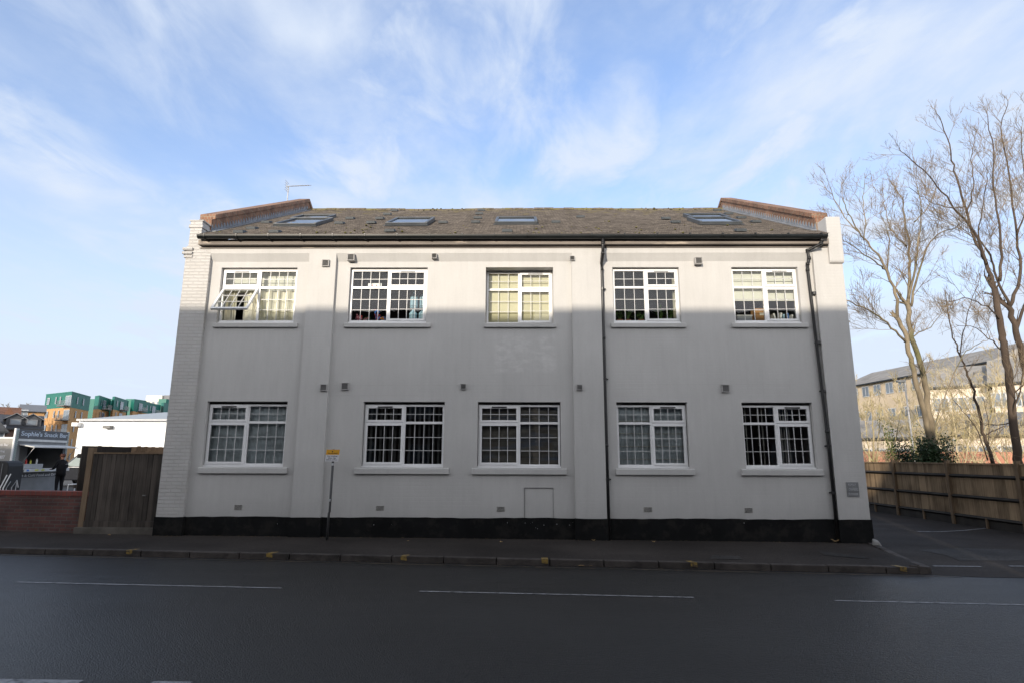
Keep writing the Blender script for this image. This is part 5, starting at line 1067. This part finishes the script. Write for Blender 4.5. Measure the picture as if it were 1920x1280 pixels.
for (l, m_, r, yl, ym, yr, zt_, bal) in ((178, 186, 208, 150, 148, 158, at(186, 742, 148).z, [(.45, 1)]), (211, 215, 240, 156, 155, 166, at(213, 744, 155).z, [(.55, 1)]), (247, 253, 303, 172, 170, 190, at(253, 749, 170).z, [(.22, 1), (.72, 1)]), (304, 309, 345, 192, 190, 210, at(306, 755, 190).z, [(.4, 1)])):
    wing(at(l, 745, yl), at(m_, 745, ym), at(r, 745, yr), zt_, 'b', bal, [], [(.45, .5), (.58, .5)] if r > 250 else [(.2, .6)])
for l, r, y in ((166, 184, 160), (204, 216, 168), (236, 252, 178), (298, 312, 200)):
    a, b = at(l, 745, y), at(r, 747, y); mb = MB(); mb.box(a.x, b.x, y, y + 6, 0, b.z); mb.build('link_storey', M['greenclad'], ft)
# white block far right of it
a, b = at(274, 743, 260), at(304, 741, 260); c2 = at(304, 742, 260)
wbk = thing('white_block', (a.x, 265, 0), 'pale cream flat roofed block far behind the apartment block', 'block of flats'); mb = MB(); mb.box(a.x, b.x, 260, 275, 0, a.z + .6); mb.build('wall', M['palewall'], wbk)
mb = MB(); mb.box(b.x + .1, b.x + 6, 261, 275, 0, a.z + .8); mb.build('dark_bay', M['slatepale'], wbk)
add_windows(wbk, [(Vector((a.x + (b.x - a.x) * f, 259.9, z)), 1.1, 2.4) for f in (.2, .5, .8) for z in (a.z - 4.4, a.z - 8.4)], Vector((1, 0, 0)), Vector((0, -1, 0)))
# houses on the far left
def house(name, px0, px1, pye, pyr, Y, wall, roof, label, cat, dep=9, dormers=(), gable=False, wins=(), group=None, chim=False, Y1=None):
    """a house whose front eave runs from (px0, distance Y) to (px1, Y1); Y1 left out: square to the line of sight"""
    k0, k1 = (ray(p, pye).x / ray(p, pye).y for p in (px0, px1)); km = (k0 + k1) / 2
    if Y1 is None: Y1 = Y * (k0 * km + 1) / (k1 * km + 1)
    a, b = at(px0, pye, Y), at(px1, pye, Y1); ze = (a.z + b.z) / 2; Lh = ((b.x - a.x) ** 2 + (b.y - a.y) ** 2) ** .5; an = math.atan2(b.y - a.y, b.x - a.x)
    Mh = Matrix.Translation((a.x, a.y, 0)) @ Matrix.Rotation(an, 4, 'Z'); mid = Mh @ Vector((Lh / 2, dep / 2, 0)); zr = at((px0 + px1) / 2, pyr, mid.y).z
    ux = Mh.to_3x3() @ Vector((1, 0, 0)); no = Mh.to_3x3() @ Vector((0, -1, 0)); h = thing(name, Mh @ Vector((Lh / 2, 0, 0)), label, cat, group)
    mb = MB(Mh); mb.box(0, Lh, 0, dep, -.3, ze); mb.build('wall', wall, h)
    mb = MB(Mh)
    if gable: mb.prism([(-.3, -.3, ze - .1), (Lh + .3, -.3, ze - .1), (Lh / 2, -.3, zr)], (0, dep + .6, 0))
    else: mb.prism([(-.3, -.4, ze - .1), (-.3, dep + .4, ze - .1), (-.3, dep / 2, zr)], (Lh + .6, 0, 0))
    rf = mb.build('roof', roof, h)
    mb = MB(Mh); mb.box(-.3, Lh + .3, -.5, -.41, ze - .2, ze - .05); mb.build('gutter', M['gutter'], h)
    sl = (zr - ze) / (dep / 2)
    for fx, wd in dormers:
        x = Lh * fx; y = .5; zd = ze + y * sl; hh = wd * .5
        mb = MB(Mh); mb.prism([(x - wd / 2, y, zd), (x + wd / 2, y, zd), (x + wd / 2, y, zd + hh), (x, y, zd + hh * 1.6), (x - wd / 2, y, zd + hh)], (0, dep * .35, 0)); dm = mb.build('dormer', M['slate'], h)
        mb = MB(Mh)
        for q in (-1, 1): mb.prism([(x + q * (wd / 2 + .25), y - .2, zd + hh * .85), (x, y - .2, zd + hh * 1.7), (x, y - .2, zd + hh * 1.8), (x + q * (wd / 2 + .25), y - .2, zd + hh * .95)], (0, dep * .35, 0))
        mb.build('dormer_roof', M['slatepale'], dm); add_windows(dm, [(Mh @ Vector((x, y - .05, zd + .12)), wd * .6, hh * .8)], ux, no, fm='slatepale')
    add_windows(h, [(Mh @ Vector((Lh * fx, -.02, z)), w_, hh) for fx, z, w_, hh in wins], ux, no)
    if chim: mb = MB(Mh); x = Lh * .3; mb.box(x, x + .9, dep / 2 - .4, dep / 2 + .4, zr - .6, zr + 1.1); mb.build('chimney', M['duskbrick'], h)
    return h
house('slate_roofed_house', -30, 76, 801, 777, 58, M['duskbrick'], M['slate'], 'dark slate roofed building with two dormers behind the snack bar', 'house', dep=8, dormers=((.53, 1.5), (.83, 1.5)), wins=[(f, 2.2, .9, 1.2) for f in (.4, .62, .85)])
house('gabled_house', -75, 10, 806, 768, 50, M['duskbrick'], M['slate'], 'dark gabled house cut off by the left edge', 'house', dep=10, gable=True, wins=[(.6, 3.0, .9, 1.3), (.85, 3.0, .9, 1.3)])
house('tan_house', 38, 84, 770, 758, 115, M['orangebrick'], M['slatepale'], 'tan brick house with a hipped grey roof left of the apartment block', 'house', dep=12, wins=[(.15, 9.1, 1.3, 1.4)])
house('brown_roofed_house', -30, 36, 775, 762, 105, M['palewall'], M['brownroof'], 'house with a brown tiled roof under the far leafless tree', 'house', dep=10, chim=False)
house('white_gabled_house', 10, 24, 776, 765, 98, M['palewall'], M['brownroof'], 'small house with a white edged gable in front of the brown roof', 'house', dep=6, gable=True)

# ------------------------------------------------------------------ right: fence
FX = 12.6; zg_ = -.12
fe = thing('board_fence', (FX, 18, zg_), 'long weathered board fence with posts and dark rails along the side road', 'fence')
ys = [12.9, 15.4, 17.9, 20.45, 23, 25.5, 28, 30.5]
for i in range(len(ys) - 1):
    ya, yb = ys[i] + .05, ys[i + 1] - .05; mb = MB(); y = ya; f = i * .01
    while y < yb - .01:
        y1 = min(y + .09, yb); o = random.uniform(0, .006); mb.add([(FX + .02 + o, y, zg_ + .14), (FX + .02 + o, y, 1.49), (FX + .005 + o, y1 + .012, 1.49), (FX + .005 + o, y1 + .012, zg_ + .14), (FX + .04, y, zg_ + .14), (FX + .04, y, 1.49), (FX + .04, y1, 1.49), (FX + .04, y1, zg_ + .14)],
                     [(0, 1, 2, 3), (7, 6, 5, 4), (1, 5, 6, 2), (0, 3, 7, 4)]); y = y1
    mb.build('board_panel', M['ftimber'], fe)
    for z in (.06, .60, 1.17): mb = MB(); mb.prism([(FX - .07, ya, z), (FX - .0, ya, z - .05), (FX + .0, ya, z + .05), (FX - .0, ya, z + .05)], (0, yb - ya, 0)); mb.build('rail', M['darkboard'], fe)
    mb = MB(); mb.box(FX - .02, FX + .055, ya, yb, 1.492, 1.53); mb.build('capping', M['ftimber'], fe)
    mb = MB(); mb.box(FX - .025, FX + .03, ya, yb, zg_ - .1, zg_ + .13); mb.build('gravel_board', M['darkboard'], fe)
    mb = MB(); ym = (ya + yb) / 2; mb.box(FX - .065, FX - .026, ym - .03, ym + .03, zg_ - .1, zg_ + .2); mb.build('stub_post', M['post'], fe)
for y in ys: mb = MB(); mb.box(FX - .075, FX + .03, y - .05, y + .05, zg_ - .1, 1.60); mb.build('post', M['post'], fe)

# ------------------------------------------------------------------ trees
M['bark'] = mat('grey_brown_bark', (.22, .18, .125), .95, .15, var=.35, vs=5, stretch=(1, 1, .3), bump=.8, bs=18, col2=(.12, .125, .05), c2lo=.5, c2hi=.68, c2s=1.2)
M['twig'] = mat('twig_bark', (.23, .175, .115), .95, .15, var=.25, vs=3); M['ytwig'] = mat('yellowish_twig_bark', (.50, .41, .25), .95, .15, var=.25, vs=2, col2=(.36, .31, .15), c2lo=.5, c2hi=.64, c2s=1.5)
M['rtwig'] = mat('red_brown_bark', (.085, .064, .050), .95, .15, var=.3, vs=4, stretch=(1, 1, .3), bump=.8, bs=18)
class Tree:
    def __init__(s, seed, twig_min=.0042): s.r = random.Random(seed); s.a = MB(); s.b = MB(); s.tm = twig_min
    def smooth(s, pts, k=4):
        out = []; n = len(pts)
        for i in range(n - 1):
            p0 = pts[max(i - 1, 0)]; p1 = pts[i]; p2 = pts[i + 1]; p3 = pts[min(i + 2, n - 1)]
            for j in range(k):
                t = j / k; out.append(.5 * ((2 * p1) + (p2 - p0) * t + (2 * p0 - 5 * p1 + 4 * p2 - p3) * t * t + (3 * p1 - p0 - 3 * p2 + p3) * t * t * t))
        return out + [pts[-1]]
    def limb(s, pts, r0, r1, kids=1., lens=(1.0, 2.6), start=.15, lev=1, sides=8):
        pts = s.smooth([Vector(p) for p in pts]); n = len(pts)
        for i in range(1, n - 1): pts[i] += Vector([s.r.uniform(-1, 1) for _ in range(3)]) * .035
        rad = [.86 * (r0 + (r1 - r0) * (i / (n - 1)) ** .7) for i in range(n)]
        s.a.tube(pts, rad, sides, cap=True); L_ = sum((pts[i + 1] - pts[i]).length for i in range(n - 1)); acc = 0; nxt = L_ * start; step = .36 / kids
        for i in range(n - 1):
            seg = (pts[i + 1] - pts[i]); acc += seg.length
            while nxt < acc:
                f = nxt / L_; t = seg.normalized(); d = s.side(t, .78, .22); ln = s.r.uniform(*lens) * .95 * (1 - .6 * f); s.branch(pts[i].lerp(pts[i + 1], .5), d, ln, max(.010, rad[i] * .33), lev); nxt += step * s.r.uniform(.5, 1.6)
        for _ in range(2): s.branch(pts[-1], s.side((pts[-1] - pts[-2]).normalized(), .45, .15), s.r.uniform(*lens) * .30, r1 * .8, lev + 1)
    def side(s, t, spread, up):
        v = Vector([s.r.gauss(0, 1) for _ in range(3)]); v -= t * v.dot(t); v.normalize(); return (t * .9 + v * spread + Vector((0, 0, up))).normalized()
    def branch(s, p, d, L_, r, lev):
        n = 5 if lev < 2 else 4 if lev < 3 else 3; pts = [p]; cur = Vector(d)
        for i in range(n - 1): cur = (cur + Vector([s.r.uniform(-1, 1) for _ in range(3)]) * .15 + Vector((0, 0, .05))).normalized(); pts.append(pts[-1] + cur * (L_ / (n - 1)))
        r = max(r, s.tm); rad = [max(s.tm * .8, r * (1 - .75 * i / (n - 1))) for i in range(n)]
        (s.a if r > .02 else s.b).tube(pts, rad, 5 if r > .02 else 3, cap=False)
        if lev >= 4: return
        k = {1: L_ / .26, 2: L_ / .19, 3: L_ / .15}[lev]
        for _ in range(int(k + s.r.random())):
            i = s.r.randrange(0 if lev > 1 else 1, n - 1) if n > 2 else 0; q = pts[i].lerp(pts[i + 1], s.r.random()); f = i / (n - 1)
            l2 = L_ * s.r.uniform(.34, .66) * (1.15 - .5 * f)
            if l2 < .07: continue
            s.branch(q, s.side((pts[i + 1] - pts[i]).normalized(), .62, .16), l2, rad[i] * .55, lev + 1)
    def build(s, label, loc, bark='bark', twig='twig', name='bare_tree', group='bare trees behind the fence'):
        t = thing(name, loc, label, 'tree', group); s.a.build('trunk', M[bark], t, smooth=True); s.b.build('crown', M[twig], t); return t
def tp(pts, Y, dy=0):
    """limb traced at the tree's own distance, drifting dy in depth along its length"""
    n = len(pts); return [at(x, y, Y + dy * i / max(1, n - 1)) for i, (x, y) in enumerate(pts)]
T = Tree(11); Y = 21.5
T.limb(tp([(1756, 868), (1745, 790), (1736, 720), (1722, 670), (1709, 631), (1702, 573)], Y), .125, .095, kids=.12, start=.5)
T.limb(tp([(1749, 866), (1738, 790), (1718, 720), (1706, 670), (1700, 630), (1682, 596)], Y - .2), .115, .085, kids=.12, start=.5)
T.limb(tp([(1702, 573), (1704, 520), (1705, 462), (1697, 415), (1690, 373), (1672, 345)], Y, .8), .085, .016)
T.limb(tp([(1703, 560), (1716, 500), (1722, 450), (1728, 400), (1720, 350)], Y, -1), .06, .015)
T.limb(tp([(1708, 575), (1722, 515), (1740, 462), (1767, 435), (1790, 428)], Y, -1.2), .06, .012)
T.limb(tp([(1714, 417), (1735, 395), (1749, 373), (1756, 345)], Y, .6), .03, .01)
T.limb(tp([(1697, 640), (1678, 622), (1647, 591), (1615, 575), (1589, 564)], Y - .2, -1.5), .055, .02)
T.limb(tp([(1682, 596), (1680, 551), (1656, 497), (1633, 462), (1611, 435), (1590, 400), (1580, 375)], Y - .2, -.8), .075, .014)
T.limb(tp([(1660, 505), (1640, 490), (1600, 462), (1575, 450)], Y - .4, -1.6), .04, .012); T.limb(tp([(1611, 435), (1590, 415), (1565, 375), (1544, 345)], Y - .8, .6), .035, .01)
T.limb(tp([(1620, 450), (1622, 410), (1618, 370), (1622, 335)], Y - .6, 1.2), .03, .01); T.limb(tp([(1696, 568), (1665, 515), (1668, 450), (1650, 400)], Y, 1.8), .05, .012)
T.limb(tp([(1709, 631), (1730, 620), (1749, 610), (1775, 570)], Y, 1.5), .035, .01); T.limb(tp([(1700, 462), (1672, 430), (1660, 395), (1655, 360)], Y, 1), .03, .01)
T.build('twin stemmed leafless tree nearest the painted building', at(1752, 868, Y) * 1)
T = Tree(23); Y = 20.
T.limb(tp([(1912, 880), (1904, 826), (1892, 714), (1882, 650), (1878, 617), (1865, 542)], Y), .155, .11, kids=.2, start=.3)
T.limb(tp([(1865, 542), (1850, 495), (1838, 470), (1812, 399), (1795, 340), (1785, 301), (1772, 245), (1752, 205)], Y, .5), .085, .012)
T.limb(tp([(1874, 528), (1876, 462), (1865, 373), (1861, 284), (1852, 217)], Y, -1), .065, .012); T.limb(tp([(1850, 495), (1825, 435), (1790, 390), (1758, 350), (1720, 310), (1690, 285)], Y, -1.5), .06, .012)
T.limb(tp([(1812, 399), (1826, 350), (1822, 300), (1828, 262)], Y, 1.2), .035, .01); T.limb(tp([(1878, 600), (1850, 575), (1815, 560), (1780, 566)], Y, -1.6), .035, .01); T.limb(tp([(1885, 660), (1860, 640), (1830, 615), (1795, 610)], Y, 1.6), .03, .01)
T.limb(tp([(1805, 390), (1770, 388), (1735, 372), (1705, 352)], Y, .9), .03, .01); T.limb(tp([(1895, 740), (1915, 725), (1940, 700)], Y, .9), .035, .012, start=.4); T.limb(tp([(1900, 790), (1870, 795), (1845, 795)], Y, .4), .022, .012, kids=.4)
T.build('tall dark trunked leafless tree nearest the right edge', at(1910, 880, Y), bark='rtwig')
T = Tree(37); Y = 21.
T.limb(tp([(1965, 870), (1940, 760), (1920, 684), (1905, 620), (1892, 577)], Y), .16, .10, kids=.2, start=.4)
T.limb(tp([(1892, 577), (1914, 520), (1907, 440), (1892, 328), (1879, 239), (1890, 190)], Y, .6), .08, .012); T.limb(tp([(1892, 577), (1870, 520), (1856, 480), (1835, 440), (1845, 380), (1850, 330)], Y, -1), .06, .012)
T.limb(tp([(1905, 620), (1930, 540), (1935, 440), (1920, 330), (1915, 240)], Y, -.9), .07, .012); T.limb(tp([(1907, 440), (1925, 380), (1935, 300), (1925, 200)], Y, 1.2), .04, .01)
T.build('leaning leafless tree whose trunk leaves the picture at the right', at(1965, 870, Y), bark='rtwig')
T = Tree(41); Y = 23.
T.limb(tp([(1862, 868), (1848, 825), (1838, 790), (1825, 732), (1812, 695), (1802, 669), (1784, 620), (1774, 560)], Y), .085, .02, kids=.6, start=.35, lens=(.9, 2.0))
T.limb(tp([(1845, 815), (1865, 805), (1885, 798)], Y, -.5), .03, .015, kids=.4); T.limb(tp([(1800, 665), (1810, 610), (1822, 560), (1838, 520)], Y, 1), .03, .01); T.build('thin dark stemmed leafless tree between the two big trunks', at(1862, 868, Y), bark='rtwig')
T = Tree(43); Y = 22.
T.limb(tp([(1740, 866), (1757, 785), (1775, 735), (1802, 672), (1825, 650), (1855, 634)], Y), .035, .012, kids=.6, start=.3, lens=(.6, 1.4)); T.limb(tp([(1742, 868), (1745, 840), (1765, 780), (1800, 725)], Y, .8), .02, .01, kids=.5, lens=(.5, 1.1))
T.build('slender sapling leaning to the right across the twin stems', at(1740, 866, Y), bark='bark')
T = Tree(47); Y = 24.
T.limb(tp([(1852, 862), (1835, 810), (1805, 770), (1785, 745)], Y), .03, .01, kids=.5, lens=(.5, 1.2)); T.limb(tp([(1857, 862), (1852, 790), (1842, 745)], Y, .6), .025, .01, kids=.5, lens=(.5, 1.2)); T.build('forked sapling at the foot of the thin dark tree', at(1855, 864, Y), bark='rtwig')
def wild(seed, px, pyb, Y, H, spread, label, tw='ytwig', n=6, r0=.08, low=.12, kids=.40, tm=.006, grp='small yellowish trees beyond the fence'):
    """low forking tree: short trunk and a fan of rising limbs"""
    T = Tree(seed, tm); rr = T.r; b = at(px, pyb, Y); b.z = -.15
    top = b + Vector((rr.uniform(-.2, .2), 0, H * low)); T.limb([b, b.lerp(top, .5) + Vector((.05, 0, 0)), top], r0, r0 * .8, kids=.1)
    for i in range(n):
        a = 2 * math.pi * i / n + rr.uniform(-.3, .3); sp_ = spread * rr.uniform(.45, 1); h = H * rr.uniform(.65, 1)
        T.limb([top, top + Vector((math.cos(a) * sp_ * .45, math.sin(a) * sp_ * .45, (h - H * low) * .35)), top + Vector((math.cos(a) * sp_ * .8, math.sin(a) * sp_ * .8, (h - H * low) * .7)), top + Vector((math.cos(a) * sp_, math.sin(a) * sp_, h - H * low))],
               r0 * .5, .012, kids=kids, lens=(H * .18, H * .34), start=.2)
    return T.build(label, b, bark=tw, twig=tw, name='bushy_bare_tree', group=grp)
wild(101, 1630, 860, 27, 4.6, 1.9, 'low forked yellowish tree at the building corner', r0=.13, low=.1)
wild(102, 1668, 862, 33, 5.2, 2.2, 'yellowish bare tree behind the evergreen shrub')
wild(103, 1790, 864, 31, 6.4, 2.8, 'broad yellowish bare tree between the twin stems and the thin dark stem', n=8)
wild(104, 1880, 864, 34, 7.4, 3.2, 'yellowish bare tree beyond the tall dark trunk', n=8)
wild(105, 1730, 862, 37, 7.6, 2.8, 'pale bare tree farthest back behind the twin stems', n=8, tm=.008)
wild(106, 1648, 860, 52, 8.4, 2.6, 'thin upright bare tree on the skyline beside the building', n=6, r0=.09, tm=.010, kids=.7)
wild(107, 1835, 864, 40, 9.0, 3.4, 'tall yellowish bare tree far behind the thin dark stem', n=8, tm=.008)
wild(108, 1925, 866, 27, 5.4, 2.4, 'low yellowish bare tree at the right edge', n=6)
# evergreen shrub: leaf clumps on stems
def shrub(name, px, pyb, pyt, Y, rx, n, label, seed, m='everleaf', spiky=False):
    rr = random.Random(seed); b = at(px, pyb, Y); b.z = -.1; zt = at(px, pyt, Y).z; H = zt - b.z; t = thing(name, b, label, 'shrub')
    st, lf = MB(), MB()
    for i in range(14):
        a = rr.uniform(0, 6.28); d = Vector((math.cos(a) * rx * rr.uniform(.3, .95), math.sin(a) * rx * .6 * rr.uniform(.3, .9), H * rr.uniform(.6, 1.0))); st.tube([b, b + d * .5 + Vector((0, 0, .1)), b + d], [.02, .014, .006], 5)
        for _ in range(n):
            f = rr.uniform(.25, 1.05) ** .8; c = b + d * f + Vector([rr.gauss(0, .11) for _ in range(3)]); v = Vector([rr.gauss(0, 1) for _ in range(3)]); v.z += 1 if spiky else 0; v.normalize(); v *= rr.uniform(.05, .11); s_ = v.cross(Vector([rr.gauss(0, 1) for _ in range(3)])).normalized() * rr.uniform(.02, .036)
            lf.add([c, c + v * .5 + s_, c + v, c + v * .5 - s_], [(0, 1, 2, 3)])
    st.build('stems', M['bark'], t); lf.build('foliage', M[m], t)
M['everleaf'] = mat('evergreen_leaf', (.022, .045, .016), .55, .4, var=.4, vs=2); M['palegreen'] = mat('olive_leaf', (.10, .12, .035), .6, .3, var=.3, vs=2)
shrub('evergreen_shrub', 1754, 864, 820, 21.0, .50, 380, 'dense dark evergreen shrub at the foot of the twin stems', 3, spiky=True)
shrub('evergreen_shrub', 1718, 864, 829, 21.2, .95, 300, 'wider looser evergreen shrub left of the dense one', 4)
shrub('ivy_clump', 1778, 858, 815, 23.4, .28, 60, 'small dark ivy clump right of the evergreen shrubs', 6)
shrub('olive_shrub', 1695, 862, 790, 25.5, 1.0, 70, 'thin olive green spray of foliage above the evergreen shrubs', 5, m='palegreen', spiky=True)

# lamp column among the trees
c = at(1716, 860, 30); ct_ = at(1700, 716, 30); lp = thing('lamp_column', (c.x, 30, -.15), 'slim pale grey lamp column among the bare trees', 'lamp column')
mb = MB(); mb.tube([(c.x, 30, -.2), (c.x, 30, 1.2), (c.x - .02, 30, 1.3), (c.x - .05, 30, ct_.z)], [.075, .075, .045, .035], 10); mb.build('column', M['ventgrey'], lp, smooth=True); mb = MB(); mb.box(c.x - .45, c.x + .0, 29.93, 30.07, ct_.z, ct_.z + .12); mb.build('lantern', M['grey'], lp, bevel=.03)
# houses beyond the trees
M['tanwall'] = mat('tan_render', (.58, .47, .34), .9, .2, var=.15, vs=.5); M['palebrick'] = mat('pale_house_wall', (.74, .64, .52), .9, .2, var=.12, vs=.5); M['greyroof'] = mat('grey_tile_roof', (.27, .255, .235), .9, .2, var=.2, vs=1); M['pinkbrick'] = mat('salmon_brick', (.46, .22, .15), .9, .2, var=.15, vs=1.5)
house('long_tan_terrace', 1570, 1860, 706, 672, 84, M['tanwall'], M['greyroof'], 'long tan terrace with a grey roof beyond the bare trees', 'terrace', dep=11, wins=[(.05 + .09 * i, z, 1.3, 1.4) for i in range(11) for z in (9.6, 6.4, 3.2)], Y1=60)
house('pale_house', 1738, 1850, 722, 688, 56, M['palebrick'], M['greyroof'], 'pale walled house with grey roof, left of the pair behind the trunks', 'house', dep=9, wins=[(.2 + .3 * i, z, 1.3, 1.3) for i in range(3) for z in (5.9, 3.2)])
house('pale_house', 1858, 2040, 712, 668, 52, M['palebrick'], M['greyroof'], 'pale walled house with grey roof cut off by the right edge', 'house', dep=9, wins=[(.08 + .16 * i, z, 1.3, 1.3) for i in range(6) for z in (6.0, 3.3)])
house('low_roofed_extension', 1600, 1775, 818, 786, 48, M['palebrick'], M['greyroof'], 'low pale building with a shallow grey roof behind the evergreen shrub', 'house', dep=7, wins=[(.1 + .2 * i, 1.3, 1.2, 1.1) for i in range(5)])
house('low_roofed_extension', 1790, 2000, 812, 772, 46, M['palebrick'], M['slatepale'], 'low pale building with a grey roof behind the tall dark trunk', 'house', dep=7, wins=[(.1 + .2 * i, 1.5, 1.2, 1.1) for i in range(5)])
mb = MB(); a, b = at(1590, 845, 41), at(2050, 845, 41); mb.box(a.x, b.x, 41, 41.2, -.2, a.z); tag(mb.build('garden_wall', M['pinkbrick']), 'long salmon brick garden wall beyond the board fence', 'wall')
# leafless trees on the far left skyline
def far_tree(px, py, Y, H, seed, label):
    T = Tree(seed, .03); rr = T.r; b = at(px, 780, Y); zt = at(px, py, Y).z; b.z = zt - H; top = b + Vector((0, 0, H * .3)); T.limb([b, top], .25, .2, kids=.01)
    for i in range(8):
        a = 2 * math.pi * i / 8; s_ = H * .42 * rr.uniform(.5, 1); T.limb([top, top + Vector((math.cos(a) * s_ * .6, math.sin(a) * s_ * .6, H * .35)), top + Vector((math.cos(a) * s_, math.sin(a) * s_, H * .62 * rr.uniform(.7, 1)))], .13, .04, kids=.35, lens=(H * .12, H * .24), lev=2)
    T.build(label, b, name='distant_tree', group='leafless trees on the left skyline')
far_tree(8, 746, 120, 11, 61, 'rounded leafless tree on the skyline at the left edge'); far_tree(30, 750, 124, 10, 62, 'leafless tree on the skyline between the left edge and the tan house')

# ------------------------------------------------------------------ across the street, behind the camera: the buildings that shade the road
def opposite(name, x0, x1, y, z, label, wall, gable=None):
    h = thing(name, ((x0 + x1) / 2, y, 0), label, 'building'); mb = MB()
    if gable is None: mb.box(x0, x1, y - 9, y, -.2, z)
    else: mb.prism([(x0, y, -.2), (x1, y, -.2), (x1, y, gable), (x0 + 1.25, y, gable), (x0 + .85, y, z + 1.0), (x0 + .38, y, z), (x0, y, z)], (0, -9, 0))
    mb.build('wall', wall, h)
    n = int((x1 - x0) / 3.2)
    for i in range(n):
        for zz in (.9, 3.9, 6.6):
            if zz + 1.6 < z: add_windows(h, [(Vector((x0 + 1.6 + i * 3.2, y + .01, zz)), 1.3, 1.5)], Vector((-1, 0, 0)), Vector((0, 1, 0)))
    return h
M['opp'] = brickmat('opposite_brick', (.12, .075, .055), (.10, .06, .045), (.12, .11, .10))
OY = -10
ot = opposite('opposite_terrace', -110, -3.2, OY, 10.52, 'long brick terrace across the street behind the viewpoint', M['opp'])
mb = MB(); mb.box(-3.19, .85, OY - .3, OY, -.2, 10.52); mb.build('end_wall', M['opp'], ot)
opposite('opposite_house', 1.06, 80, OY, 8.35, 'brick house with sloping parapet across the street behind the viewpoint', M['opp'], gable=10.5)
